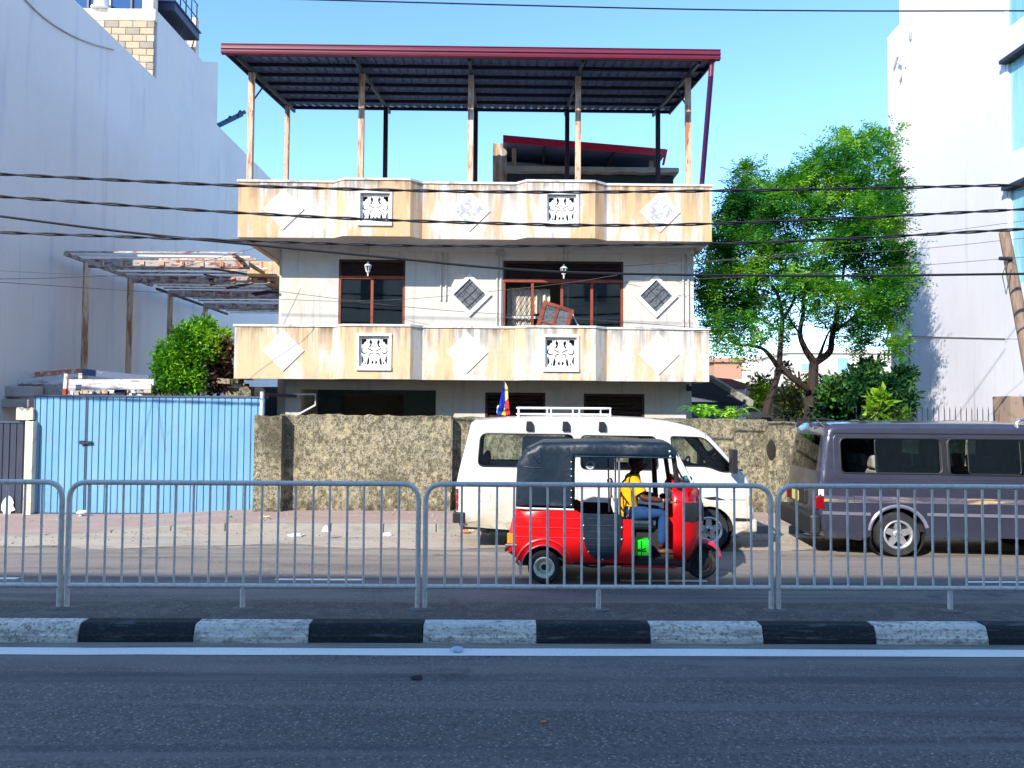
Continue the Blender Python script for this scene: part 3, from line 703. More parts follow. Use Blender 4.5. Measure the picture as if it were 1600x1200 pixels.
# stair head with a small red-edged canopy at the back of the roof
YS = 21.6
st = thing('stair_head', 'small lean-to with sloping red fascia over a black slab on the back of the roof', 'roof shelter', (AX(910, YS, 250), YS, U['zt'] - 1))
s0, s1 = at(786, 217, YS - .8), at(1040, 239, YS - .8)
RED = mat('red_fascia_paint', srgb(196, 38, 62), .5, layers=[('noise', (3, 3, 8), srgb(160, 26, 48), .45, .7, .5)])
hh = .2
MB().prism([(s0.x, s0.z - hh / 2), (s1.x, s1.z - hh / 2), (s1.x, s1.z + hh / 2), (s0.x, s0.z + hh / 2)], 'y', YS - .83, YS - .8).build('fascia', RED, st)
MB().prism([(s0.x, s0.z - .02), (s1.x, s1.z - .02), (s1.x, s1.z + .04), (s0.x, s0.z + .04)], 'y', YS - .795, YS + 2.4).build('roof_sheet', SHEET, st)
MB().prism([(s0.x + .02, s0.z - .14), (s1.x - .02, s1.z - .14), (s1.x - .02, s1.z - .03), (s0.x + .02, s0.z - .03)], 'y', YS + .6, YS + .68).build('purlin', STEELDARK, st)
for px in (852, 905, 960): 
    t_ = (px - 786) / 254; xx = s0.x + (s1.x - s0.x) * t_; zz = s0.z + (s1.z - s0.z) * t_
    MB().box(xx - .03, xx + .03, YS - .79, YS + 2.3, zz - .12, zz - .03).build('rafter', STEELDARK, st)
z_slab = AZ(270, YS, 900)
for px in (803, 1015):
    xx = AX(px, YS, 250); t_ = (xx - s0.x) / (s1.x - s0.x); MB().box(xx - .06, xx + .06, YS - .3, YS - .18, z_slab - .05, s0.z + (s1.z - s0.z) * t_ - .05).build('post', RUSTY, st)
xa, xb = AX(790, YS, 275), AX(1054, YS, 275)
mb = MB(); n = 24; vs = []
for i in range(n + 1):
    x = xa + (xb - xa) * i / n; d_ = random.uniform(-.03, .03)
    vs += [(x, YS - .55, z_slab - .13 + d_), (x, YS - .55, z_slab), (x, YS + 2, z_slab), (x, YS + 2, z_slab - .13)]
mb.add(vs, [(4 * i + k, 4 * i + 4 + k, 4 * i + 4 + (k + 1) % 4, 4 * i + (k + 1) % 4) for i in range(n) for k in range(4)] + [(0, 1, 2, 3), (4 * n + 3, 4 * n + 2, 4 * n + 1, 4 * n)])
mb.build('slab', CONC, st)
MB().box(xa + .05, xb - .1, YS - .3, YS + 1.9, U['zb'] + .18, z_slab - .16).build('stair_wall', mat('dark_stair_wall', srgb(48, 56, 64), .9, layers=[('noise', 3, srgb(90, 88, 84), .55, .75, .6)]), st)  # dark wall below the slab with lighter blotches
MB().box(AX(770, YS - .2, 250), AX(792, YS - .2, 250), YS - .2, YS + 1.2, U['zb'] + .18, AZ(224, YS - .2, 780)).build('chimney_block', PU, st)
MB().prism([(s1.x - .01, s1.z + .1), (s1.x + .06, s1.z + .1), (s1.x - .03, z_slab), (s1.x - .09, z_slab)], 'y', YS - .8, YS - .74).build('end_board', RED, st)
# ------------------------------------------------------------------ boundary walls and gates
MOULD = mat('mouldy_wall', srgb(164, 154, 130), .92, layers=[
    ('noise', 1.6, srgb(156, 150, 126), .42, .62, .8), ('noise', (.8, .8, 1.1), srgb(104, 98, 78), .47, .62, .7), ('noise', (15, 15, 11), srgb(92, 85, 64), .44, .6, .8), ('noise', (42, 42, 36), srgb(48, 45, 38), .49, .63, .85), ('noise', (6, 6, 5), srgb(196, 180, 140), .55, .66, .6), ('noise', (30, 30, 18), srgb(206, 196, 158), .56, .7, .6),
    ('noise', (1.1, 1.1, .8), srgb(64, 60, 46), .5, .7, .75), ('noise', 20, srgb(52, 50, 40), .42, .6, .8, (1.75, 2.05)), ('noise', 8, srgb(58, 52, 38), .4, .62, .8, (.55, .1)),
    ('noise', (3, 3, .6), srgb(186, 172, 140), .56, .7, .6)], bump=(34, .9, .02))
YV = 15.1
def rough_block(name, x0, x1, y0, y1, z0, z1, parent, m, amp=.025, step=.12):
    """A masonry block whose top edge is broken and uneven."""
    nx = max(2, int((x1 - x0) / step)); mb = MB(); vs = []
    for i in range(nx + 1):
        x = x0 + (x1 - x0) * i / nx; h = z1 + random.uniform(-amp, amp * .4)
        vs += [(x, y0, z0), (x, y0 + random.uniform(0, .006), h - .02), (x, y0 + .025, h), (x, y1, h + random.uniform(-.01, .01)), (x, y1, z0)]
    fs = [(5 * i + k, 5 * i + 5 + k, 5 * i + 6 + k, 5 * i + k + 1) for i in range(nx) for k in range(4)] + [(4, 3, 2, 1, 0), tuple(5 * nx + k for k in range(5))]
    return mb.add(vs, fs).build(name, m, parent)
bw = thing('boundary_wall', 'mossy yellow plastered boundary wall between the blue gate and the white van', 'wall', (AX(560, YV), YV, .12))
Yp = 14.86
rough_block('pier', AX(396, Yp, 730), AX(439, Yp, 730), Yp, Yp + .5, 0, AZ(649, Yp, 420), bw, MOULD)
rough_block('panel', AX(436, YV, 730), AX(704, YV, 730), YV, YV + .25, 0, AZ(648, YV, 570), bw, MOULD)
bw2 = thing('boundary_wall', 'recessed mossy boundary wall running behind the white van', 'wall', (AX(950, 15.36), 15.36, .12))
rough_block('panel', AX(706, 15.36, 730), AX(1196, 15.36, 730), 15.36, 15.6, 0, AZ(652, 15.36, 900), bw2, MOULD)
bw3 = thing('gate_pier', 'wide mouldy wall pier between the white van and purple van', 'wall', (AX(1220, YV), YV, .12))
rough_block('pier', AX(1201, Yp + .1, 730), AX(1246, Yp + .1, 730), Yp + .1, Yp + .55, 0, AZ(658, Yp + .1, 1222), bw3, MOULD)
rough_block('panel', AX(1150, YV + .05, 730), AX(1199, YV + .05, 730), YV + .05, YV + .3, 0, AZ(656, YV + .05, 1180), bw3, MOULD)
hc = at(1205, 703, Yp + .09)
mb = MB(); mb.blob(tuple(hc), (.09, .02, .2), 10, 6); mb.build('patch', mat('dark_wall_patch', srgb(44, 40, 34), .95), bw3)  # small dark patch on the pier face

BLUE = mat('blue_gate_paint', srgb(112, 162, 192), .5, layers=[('noise', (1.5, 1.5, .5), srgb(92, 144, 180), .4, .7, .6), ('noise', (4, 4, .5), srgb(134, 176, 200), .5, .72, .5),
    ('noise', (8, 8, 2), srgb(84, 104, 116), .6, .76, .6), ('noise', (2, 2, 3), srgb(128, 150, 160), .58, .7, .5), ('noise', (14, 14, 3), srgb(100, 74, 60), .6, .76, .55, (.35, .1))], bump=(3, .25, .02), spec=.45)
BLUEDK = mat('blue_gate_seam', srgb(30, 92, 132), .6)
GATEFR = mat('gate_frame_steel', srgb(66, 78, 104), .6, layers=[('noise', 12, srgb(100, 80, 70), .55, .72, .6)])
YG = 15.25
def gate(name, label, leaves, zt, zb, pitch_px, ms, mseam, mfr, y):
    t = thing(name, label, 'gate', (AX((leaves[0][0] + leaves[-1][1]) / 2, y, 710), y, .1))
    for (pa, pb) in leaves:
        xa, xb = AX(pa, y, 710), AX(pb, y, 710); n = max(1, round((pb - pa) / pitch_px)); w_ = (xb - xa) / n
        lf = MB().box(xa + .004, xb - .004, y + .012, y + .022, zb + .04, zt - .03).build('gate_leaf', mseam, t)
        me = MB().prism([(-w_ / 2 + .004, .012), (-w_ / 2 + .011, 0), (w_ / 2 - .012, 0), (w_ / 2 - .005, .012)], 'z', zb + .045, zt - .035).mesh('slat', ms)
        for i in range(n):
            o = place('slat', me); o.location = (xa + w_ * (i + .5), y + random.uniform(-.003, .001), 0); o.rotation_euler = (0, 0, random.uniform(-.02, .02)); adopt(o, lf)
        fr = MB(); fr.box(xa, xb, y - .02, y + .04, zt - .034, zt); fr.box(xa, xb, y - .015, y + .04, zb, zb + .044)
        fr.box(xa, xa + .03, y - .012, y + .04, zb + .045, zt - .036); fr.box(xb - .02, xb, y + .0135, y + .04, zb + .045, zt - .036)
        fr.build('gate_frame', mfr, lf)
    return t
gt = gate('gate', 'tall blue sheet metal gate of narrow vertical slats', [(51, 132.6), (133.4, 412)], AZ(618, YG, 230), AZ(805, YG, 230), 10.25, BLUE, BLUEDK, GATEFR, YG)
lk = at(134, 691, YG - .03)
mb = MB(); mb.box(lk.x - .11, lk.x - .01, YG - .06, YG - .022, lk.z - .04, lk.z + .03); mb.box(lk.x + .0, lk.x + .12, YG - .045, YG - .022, lk.z - .035, lk.z + .02); mb.tube([(lk.x - .06, YG - .05, lk.z - .02), (lk.x + .08, YG - .05, lk.z - .02)], .014, 8)
mb.build('bolt', STEELDARK, gt)
gp_ = at(409, 640, YG - .1)
MB().tube([(gp_.x, YG - .1, 0), (gp_.x, YG - .1, AZ(612, YG, 409))], .035, 10).build('hinge_post', WHITEMETAL, gt, smooth=True)
MB().bar(tuple(at(412, 616, YG + .2)), tuple(at(462, 619, YG + .9)), .06, .07).build('tie_bar', RUSTDARK, gt)
DGATE = mat('dark_gate_paint', srgb(46, 54, 72), .55, layers=[('noise', (3, 3, 1), srgb(64, 72, 90), .45, .7, .6)])
gd = gate('gate', 'dark grey slatted metal gate at the far left edge', [(-70, 36)], AZ(658, YG, 20), AZ(808, YG, 20), 10.25, DGATE, STEELDARK, GATEFR, YG)
pc = at(12, 790, YG - .02); n = 14
pts = [(pc.x + .16 * math.cos(2 * math.pi * k / n) * random.uniform(.5, 1.1), pc.z + .2 * math.sin(2 * math.pi * k / n) * random.uniform(.6, 1.3)) for k in range(n)]
MB().prism(pts, 'y', YG - .026, YG - .022).build('torn_poster', mat('torn_paper', (.8, .8, .8), .9), gd)
PILLAR = mat('cream_pillar', srgb(222, 208, 186), .9, layers=[('noise', 6, srgb(160, 140, 112), .52, .7, .7), ('noise', (5, 5, 2), srgb(120, 92, 66), .5, .7, .8, (.5, .1)), ('noise', 14, srgb(186, 176, 120), .5, .65, .8, (1.9, 2.1))], bump=(25, .6, .015))
wp = thing('gate_pillar', 'narrow cream pillar with crumbling top between the dark and blue gates', 'pillar', (AX(43, YG, 730), YG - .1, .1))
rough_block('shaft', AX(37.5, YG - .14, 730), AX(49.5, YG - .14, 730), YG - .14, YG + .15, 0, AZ(657, YG, 43), wp, PILLAR, .02, .04)
rough_block('broken_top', AX(24, YG - .1, 650), AX(50, YG - .1, 650), YG - .08, YG + .12, AZ(656, YG, 43), AZ(638, YG, 43), wp, PILLAR, .07, .05)
# right side: gate beside the purple van, spiked wall, pier
MAUVE = mat('mauve_gate_paint', srgb(96, 74, 92), .6, layers=[('noise', (9, 9, .8), srgb(70, 52, 66), .45, .7, .6)])
gate('gate', 'mauve slatted gate half hidden behind the purple van', [(1247, 1330)], AZ(661, YG, 1290), .1, 9, MAUVE, STEELDARK, RUSTDARK, YG)
sw_ = thing('spiked_wall', 'low wall topped with thin metal spikes behind the purple van', 'wall', (AX(1460, 15.3), 15.3, .12))
zsw = AZ(657, 15.3, 1450)
rough_block('panel', AX(1332, 15.3, 700), AX(1700, 15.3, 700), 15.3, 15.5, 0, zsw, sw_, MOULD)
sp_me = MB().tube([(0, 0, 0), (0, 0, .24), (0, 0, .32)], [.008, .008, .001], 5).mesh('spike', STEELDARK)
copies('spike', sp_me, sw_, [(AX(1338 + 8.6 * k, 15.4, 650), 15.4, zsw - .03) for k in range(27)])
pr = thing('wall_pier', 'brown plastered pier at the right edge behind the purple van', 'pier', (AX(1600, 15.2), 15.2, .12))
rough_block('shaft', AX(1579, 15.05, 640), AX(1640, 15.05, 640), 15.05, 15.6, 0, AZ(619, 15.05, 1590), pr, mat('brown_plaster', srgb(150, 128, 112), .9, layers=[('noise', 5, srgb(110, 92, 80), .5, .7, .7)], bump=(20, .5, .01)))

# ------------------------------------------------------------------ neighbours
LAV = mat('lavender_wall_paint', srgb(220, 210, 208), .85, layers=[('noise', (.25, .25, .2), srgb(206, 198, 202), .4, .7, .7), ('noise', (4, 4, .25), srgb(224, 216, 216), .55, .75, .35),
    ('noise', (2, 2, .15), srgb(186, 184, 194), .54, .72, .55), ('noise', (7, 7, .3), srgb(172, 168, 174), .62, .76, .4), ('noise', (.5, .5, .35), srgb(222, 214, 216), .5, .62, .5), ('noise', 30, srgb(196, 194, 206), .5, .7, .4)], bump=(6, .3, .02))
XW = -10.2
lb = thing('plain_building', 'tall lavender building with a blank windowless flank at the left', 'building', (XW - 2, 22, 0))
def yl(px): return at(px, 100, 10).y * 1.0
def y_on(px, X, py=100):
    d = CROT @ Vector(((px - 800) / F, (600 - py) / F, -1)); return d.y * X / d.x
def z_on(px, py, X):
    d = CROT @ Vector(((px - 800) / F, (600 - py) / F, -1)); return CAM.z + d.z * X / d.x
ya, yb_, yc_ = y_on(245, XW, 100), y_on(340, XW, 150), y_on(318, XW, 80)
za = z_on(245, 124, XW); zb1 = z_on(245, 16, XW); zc = z_on(337, 93, XW); zd = z_on(341, 197, XW)
YF0 = min(y_on(-14, XW, 300), y_on(-14, XW, 900), y_on(-14, XW, 0)) - .02
poly = [(YF0, 0), (YF0, za), (ya, za), (ya, zb1), (yc_, zb1 + .1), (yb_ - .05, zc), (yb_, zc - .3), (yb_, zd), (44, zd + .1), (44, 0)]
MB().prism(poly, 'x', XW - 9, XW).build('wall', LAV, lb)
MB().box(XW - 9.01, XW - .2, ya - .14, ya - .002, za - .02, zb1 - .03).build('mortar_bed', mat('block_mortar', srgb(196, 182, 160), .95, bump=(30, .6, .01)), lb)
bms = [mat('cement_block_%d' % k, c_, .92, layers=[('noise', 9, tuple(v * .75 for v in c_), .45, .7, .6), ('noise', 40, tuple(v * 1.2 for v in c_), .55, .7, .5)], bump=(40, .7, .01)) for k, c_ in enumerate((srgb(176, 156, 128), srgb(150, 136, 118), srgb(196, 176, 146)))]
bh = .205; bl = .41
bmesh_ = [MB().box(0, bl - .018, 0, .05, 0, bh - .018).mesh('block', m_) for m_ in bms]
r_ = 0; z = za + .02
while z < zb1 - .45:
    x = XW - .02 - bl - (bl / 2 if r_ % 2 else 0)
    if r_ % 2: o = MB().box(XW - .02 - bl / 2, XW - .03, ya - .165, ya - .12, z, z + bh - .018).build('block', bms[r_ % 3], lb)
    while x > XW - 5.4:
        o = place('block', random.choice(bmesh_), None, .008); o.location = (x, ya - .17 + random.uniform(-.008, .006), z + random.uniform(-.004, .004)); adopt(o, lb); x -= bl
    z += bh; r_ += 1
MB().box(XW - 5.6, XW + .0, ya - .17, ya - .003, z, zb1 - .005).build('ring_beam', PILLAR, lb, bevel=.01)
def on_wall(px, py, X, off=.03):
    return (X + off, y_on(px, X, py), z_on(px, py, X))
MB().tube(catmull([on_wall(*p, XW) for p in ((20, -20), (60, 22), (100, 50), (140, 68), (176, 78))], 6), .018, 6).build('wall_cable', CONC, lb)
# roof steelwork over the stair tower
rs = thing('roof_steelwork', 'dark steel roof structure with glazing on top of the lavender building', 'roof structure', (XW - 2, ya + 1, zb1))
DARKSTEEL = mat('dark_roof_steel', srgb(52, 54, 74), .5)
PANE = glass('roof_glazing', (.35, .5, .7), .12)
MB().box(XW - 5.5, XW - .15, ya + .25, ya + .3, zb1 - .1, zb1 + 2.2).build('glazing', PANE, rs)
for k in range(9): MB().box(XW - 5.4 + .64 * k, XW - 5.34 + .64 * k, ya + .2, ya + .24, zb1 - .1, zb1 + 2.2).build('mullion', WHITEMETAL if k % 3 == 0 else DARKSTEEL, rs)
MB().box(XW - .42, XW - .1, ya - .1, ya + .2, zb1 + .002, zb1 + 2.5).build('column', PILLAR, rs, bevel=.01)
zz = z_on(300, 22, XW + .7)
MB().box(XW - 5, XW + .22, ya + .6, ya + 2.5, zz + .05, zz + .3).build('roof_edge', DARKSTEEL, rs)
MB().box(XW - 5, XW + .27, ya + .55, ya + 2.55, zz + .301, zz + .34).build('roof_deck', SHEET, rs)
for k in range(5): MB().tube([(XW + .17, ya + .7 + .42 * k, zz + .34), (XW + .17, ya + .7 + .42 * k, zz + 1.2)], .02, 6).build('railing_bar', DARKSTEEL, rs)
for h_ in (.75, 1.2): MB().tube([(XW + .17, ya + .6, zz + h_), (XW + .17, ya + 2.45, zz + h_)], .02, 6).build('railing', DARKSTEEL, rs)
for yy in (ya + 1.7, ya + 2.6): MB().tube([(XW - .1, yy, zb1), (XW + .1, yy - .2, zz + .05)], .02, 6).build('stay', DARKSTEEL, rs)
y1_ = y_on(312, XW, 60); MB().box(XW - .36, XW - .06, y1_ - .15, y1_ + .1, zb1 + .0, z_on(315, 34, XW)).build('post_stub', PILLAR, rs, bevel=.01)
for py_ in (35, 33): pass
MB().tube([(XW - .1, ya + 3.0, z_on(300, 35, XW)), (XW - .1, y1_, z_on(312, 35, XW))], .02, 6).build('railing', DARKSTEEL, rs)
tk = at(158, 2, ya + 4)
tk = at(158, 4, ya - .08)
one('roof_tank', MB().lathe([(.0, 0), (.28, 0), (.28, .04), (.2, .06), (.2, .35), (.0, .38)], (tk.x, ya - .06, zb1 - .004), n=20), WHITEMETAL, 'small round white tank base on top of the block wall at upper left', 'tank', smooth=True)
br = thing('steel_bracket', 'pair of slanting blue steel arms sticking out from the lavender wall', 'bracket', (XW, yb_ + .3, zd))
for dy, dz_ in ((0, 0), (.3, .22)):
    p = Vector((XW - .3, yb_ + .35 + dy, z_on(341, 194, XW) - .1 + dz_)); MB().bar(p, p + Vector((1.05, .1, .6)), .1, .1).build('arm', mat('blue_steel', srgb(52, 86, 120), .5), br)
for k in (.5, .85): p = Vector((XW - .3 + 1.05 * k, yb_ + .35, z_on(341, 194, XW) - .1 + .6 * k)); MB().bar(p, p + Vector((0, .32, .3)), .06, .06).build('link', STEELDARK, br)

WHITEW = mat('white_wall_paint', srgb(212, 208, 212), .8, layers=[('noise', (.5, .5, .15), srgb(198, 196, 204), .42, .7, .7), ('noise', (3, 3, .2), srgb(174, 174, 180), .58, .75, .5),
    ('noise', (5, 5, .3), srgb(120, 116, 104), .56, .74, .55, (4.5, 2.2))], bump=(5, .25, .02))
XE = 12.0
rb = thing('white_building', 'tall white building with greenish glazing at the right edge', 'building', (XE + 3, 20, 0))
yf = y_on(1389, XE, 300); zq = z_on(1388, 57, XE); ys2 = y_on(1405, XE, 20)
w0 = y_on(1572, XE, 200)
MB().prism([(w0, 0), (yf, 0), (yf, zq), (ys2, zq + .05), (ys2, 16), (w0, 16)], 'x', XE, XE + 9).build('wall', WHITEW, rb)
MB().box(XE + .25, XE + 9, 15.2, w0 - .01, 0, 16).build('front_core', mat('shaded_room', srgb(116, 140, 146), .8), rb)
GREEN = mat('green_glazing', srgb(150, 196, 196), .08, layers=[('noise', (.6, 2, .4), srgb(110, 160, 176), .42, .62, .8)], spec=.8)
zz = [z_on(1574, p, XE) for p in (450, 298, 246, 98, 50)]
for za_, zb_ in ((zz[0], zz[1]), (zz[2], zz[3]), (zz[4], 16)):
    MB().box(XE + .08, XE + .1, 15.3, w0 - .06, za_, zb_).build('pane', GREEN, rb)
    for k in range(3): yy = w0 - .03 - k * 1.0; MB().box(XE + .02, XE + .12, yy - .03, yy + .03, za_, zb_).build('mullion', WHITEMETAL if k == 0 else STEELDARK, rb)
for za_, zb_ in ((zz[1], zz[2]), (zz[3], zz[4]), (0, zz[0])):
    MB().box(XE - .12, XE + .24, 15.25, w0 - .005, za_ + .08, zb_).build('spandrel', WHITEW, rb, bevel=.01)
    MB().box(XE - .15, XE + .24, 15.24, w0 - .0, za_ - .01, za_ + .078).build('drip_sill', STEELDARK, rb)
yp_ = y_on(1417, XE, 300)
MB().tube([(XE - .05, yp_, .2), (XE - .05, yp_, z_on(1417, 100, XE)), (XE - .05, yp_ + .3, z_on(1417, 88, XE))], .05, 8).build('downpipe', WHITEW, rb, smooth=True)
MB().tube([(XE - .02, yf - .2, z_on(1400, 524, XE)), (XE - .02, w0, z_on(1570, 530, XE))], .015, 6).build('wall_cable', CONC, rb)

for a_, b_ in (((1398, 108), (1404, 88)), ((1408, 128), (1416, 104)), ((1424, 50), (1424, 62))):
    MB().tube([(XE - .03, y_on(*[p_ for p_ in (q_[0], XE, q_[1])]), z_on(q_[0], q_[1], XE)) for q_ in (a_, b_)], .035, 6).build('wall_pipe', CONC, rb)
# pergola frame between the lavender wall and the house
pg = thing('rusty_pergola', 'bare rusted steel roof frame on thin posts beside the lavender wall', 'frame', (-7.5, 19, 0))
XP = -9.5; ZP = AZ(410, 17.57, 135)
RUST = mat('peeling_rust', srgb(170, 158, 152), .8, layers=[('noise', (3, 9, 9), srgb(132, 56, 48), .5, .6, .9), ('noise', (6, 14, 14), srgb(84, 44, 36), .56, .68, .9), ('noise', (2, 8, 8), srgb(206, 200, 192), .56, .66, .8)], bump=(30, .5, .01))
yP = [y_on(p, XP, 440) for p in (135, 204, 267)]
for yy in yP + [24.6]:
    MB().tube([(XP, yy, 0), (XP, yy, ZP - .02)], .075, 10).build('post', RUSTY, pg, smooth=True)
    MB().box(XP - .05, -5.8, yy - .05, yy + .05, ZP - .12, ZP + .06).build('beam', RUST, pg)
    for k in range(9): MB().box(XP + .35 + .45 * k, XP + .43 + .45 * k, yy - .08, yy - .052, ZP - .1, ZP + .03).build('cleat', RUSTY, pg)
MB().box(XP - .3, XP - .22, 17.15, 21.4, ZP + .07, ZP + .14).build('edge_rail', RUST, pg)
MB().box(-6.05, -5.98, 17.15, 19.3, ZP + .07, ZP + .14).build('edge_rail', RUST, pg)
MB().box(XP - .2, XP - .12, 21.5, 27, ZP + .0, ZP + .06).build('edge_rail', RUSTDARK, pg)
for i, yy in enumerate([17.2 + .42 * q for q in range(26)]):
    MB().bar((XP - .3, yy, ZP + .17 + random.uniform(-.02, .02)), (-5.8, yy + random.uniform(-.1, .1), ZP + .17 + random.uniform(-.03, .03)), .04, .04).build('purlin', [RUST, GALV, RUSTY][i % 3], pg)
for k in range(7):
    p = Vector((-7.4 + .2 * k + random.uniform(-.2, .2), 19.2 + .5 * k, ZP + random.uniform(-.1, .15)))
    MB().obox(p, (random.uniform(.3, .7), random.uniform(.15, .35), .015), (random.uniform(-.5, .5), random.uniform(-.3, .3), random.uniform(-.6, .6))).build('torn_sheet', RUSTDARK, pg)
for k in range(1):
    a_ = Vector((-8.1 + k * .7, 18.2 + k, ZP + .2)); MB().bar(a_, a_ + Vector((1.6, 1.3, -.1)), .05, .05).build('loose_bar', STEELDARK, pg)

# ruined lean-to behind the blue gate
PEEL = mat('peeling_white_board', srgb(224, 218, 214), .85, layers=[('noise', (2, 2, 8), srgb(150, 140, 138), .5, .64, .8), ('noise', (6, 6, 14), srgb(120, 80, 64), .6, .72, .8)], bump=(20, .5, .01))
SLATE = mat('blue_grey_fascia', srgb(92, 104, 130), .7, layers=[('noise', (5, 5, 9), srgb(190, 190, 196), .58, .7, .8)])
ln = thing('ruined_shed', 'derelict white painted shed with broken roof edge behind the blue gate', 'shed', (-8, 17.5, 0))
def board(p, q, y, h, m_, name='fascia_board', d=.05):
    a_, b_ = at(*p, y), at(*q, y)
    MB().prism([(a_.x, a_.z - h / 2), (b_.x, b_.z - h / 2), (b_.x, b_.z + h / 2), (a_.x, a_.z + h / 2)], 'y', y, y + d).build(name, m_, ln)
board((-30, 592), (126, 580), 16.9, .12, mat('terracotta_edge', srgb(206, 130, 104), .8, layers=[('noise', 9, srgb(222, 206, 190), .5, .62, .9)]), 'ridge_edge')
board((128, 581), (232, 592), 16.9, .14, SLATE)
for p, q, y, h in (((-30, 602), (128, 587), 16.6, .12), ((60, 598), (240, 597), 16.4, .13), ((-20, 598), (64, 596), 16.3, .1), ((100, 606), (236, 604), 16.2, .12)):
    board(p, q, y, h, PEEL)
MB().box(AX(-40, 17.3), AX(240, 17.3), 17.3, 17.5, 0, AZ(600, 17.3, 100)).build('wall', PEEL, ln)
a_ = at(-40, 612, 15.9); b_ = at(50, 612, 15.9)
MB().box(a_.x, b_.x, 15.9, 16.3, AZ(620, 15.9, 20), AZ(603, 15.9, 20)).build('concrete_lintel', CONC, ln, bevel=.02)
MB().box(a_.x, b_.x, 15.8, 16.2, AZ(637, 15.8, 20), AZ(624, 15.8, 20)).build('concrete_ledge', CONC, ln, bevel=.02)
MB().prism([(a_.x, AZ(600, 16.1, 20)), (b_.x + .1, AZ(600, 16.1, 50)), (b_.x + .55, AZ(618, 16.1, 80)), (b_.x, AZ(618, 16.1, 60)), (a_.x, AZ(618, 16.1, 20))], 'y', 16.35, 16.5).build('fallen_panel', CONC, ln)
q = at(100, 605, 16.0); MB().bar((q.x, 16, 1.9), (q.x + .05, 16, q.z + .28), .07, .07).build('stump_post', mat('red_white_post', srgb(222, 200, 190), .8, layers=[('noise', 1, srgb(176, 60, 44), -.5, .0, 1, (q.z - .02, q.z - .04))]), ln)
q = at(190, 610, 16.3); MB().box(q.x - .09, q.x + .09, 16.25, 16.35, 1.6, q.z + .05).build('dark_opening', STEELDARK, ln)
for k in range(12):
    q = at(110 + 11 * k, 613, 16.5); MB().obox(q, (random.uniform(.08, .22), .06, random.uniform(.05, .16)), (0, random.uniform(-.5, .5), 0)).build('rubble', [PEEL, CONC, RUSTY][k % 3], ln)
# masonry remains below the left end of the lower balcony
rm = thing('broken_masonry', 'crumbling yellowish masonry below the left end of the lower balcony', 'masonry', (AX(375, 17), 17, 0))
for k in range(9): q = at(352 + 6 * (k % 5) + random.uniform(-3, 3), 596 + 7 * (k // 3), 17.0 + .05 * k); MB().obox(q, (.32, .25, .12), (0, random.uniform(-.15, .15), random.uniform(-.3, .3))).build('stone', PILLAR if k % 2 else MOULD, rm, bevel=.015)
MB().box(AX(352, 17.05), AX(392, 17.05), 17.05, 17.3, 0, AZ(604, 17.05, 375)).build('core', MOULD, rm)

# ------------------------------------------------------------------ things beyond, to the right of the house
TILE = mat('dark_roof_tile', srgb(52, 54, 62), .7, layers=[('noise', (8, 8, 8), srgb(96, 98, 106), .58, .72, .6)])
hs2 = thing('low_house', 'low house with dark corrugated roof just right of the cream house', 'house', (5.6, 19, 0))
A, B, C, D = at(1072, 612, 18.3), at(1172, 630, 18.3), at(1112, 592, 21.5), at(1052, 592, 21.5)
n = 26
for i in range(n):
    t0, t1 = i / n, (i + .82) / n
    a_, b_ = A.lerp(B, t0), A.lerp(B, t1); c_, d_ = D.lerp(C, t1), D.lerp(C, t0)
    up = Vector((0, 0, .05)); mid0, mid1 = (a_ + b_) / 2 + up, (c_ + d_) / 2 + up
    a_.z -= .12; b_.z -= .12
    MB().add([a_, mid0 - Vector((0, 0, .12)), b_, c_, mid1, d_], [(0, 1, 4, 5), (1, 2, 3, 4)]).build('roof_sheet', TILE, hs2, fix=False)
e0, e1 = at(1110, 590, 21), at(1174, 630, 18.3)
MB().bar(e0, e1, .1, .14).build('barge_board', CONC, hs2)
MB().box(AX(1072, 18.8), AX(1150, 18.8), 18.8, 22, 0, AZ(628, 18.8, 1110)).build('wall', mat('grey_blue_wall', srgb(96, 112, 130), .9), hs2)
rl = thing('lean_to_roof', 'dark sloping tile roof half hidden by the leaning tree trunk', 'roof', (7, 19.5, 0))
A, B, C, D = at(1150, 652, 17.6), at(1206, 652, 17.6), at(1182, 628, 20.5), at(1152, 628, 20.5)
for i in range(12):
    t0, t1 = i / 12, (i + .85) / 12; MB().add([A.lerp(B, t0), A.lerp(B, t1), D.lerp(C, t1), D.lerp(C, t0)], [(0, 1, 2, 3)]).build('roof_sheet', TILE, rl, fix=False)
TERRA = mat('old_terracotta', srgb(120, 66, 58), .8, layers=[('noise', 6, srgb(70, 44, 44), .45, .7, .7)])
def farbox(name, label, px0, px1, py0, Y, d, m_, wins=(), wm=None):
    t = thing(name, label, 'building', (AX((px0 + px1) / 2, Y, py0), Y, 0))
    x0, x1, z1 = AX(px0, Y, py0), AX(px1, Y, py0), AZ(py0, Y, (px0 + px1) / 2)
    MB().box(x0, x1, Y, Y + d, 0, z1).build('wall', m_, t)
    MB().box(x0 - .15, x1 + .15, Y - .15, Y + d + .1, z1 + .002, z1 + .25).build('roof', m_, t)
    for (a_, b_, c_, e_) in wins:
        xa, xb, zt_, zb_ = AX(a_, Y, c_), AX(b_, Y, c_), AZ(c_, Y, a_), AZ(e_, Y, a_)
        f_ = MB().box(xa, xb, Y - .06, Y - .002, zb_, zt_).build('window', WHITEMETAL, t); MB().box(xa + .1, xb - .1, Y - .1, Y - .062, zb_ + .1, zt_ - .1).build('pane', wm or STEELDARK, f_)
    return t
FARW = mat('far_white_render', srgb(226, 216, 206), .9, layers=[('noise', .5, srgb(206, 190, 176), .45, .7, .6)])
farbox('far_block', 'far salmon coloured box building beside the cream house corner', 1116, 1160, 566, 46, 7, mat('salmon_render', srgb(186, 140, 116), .9))
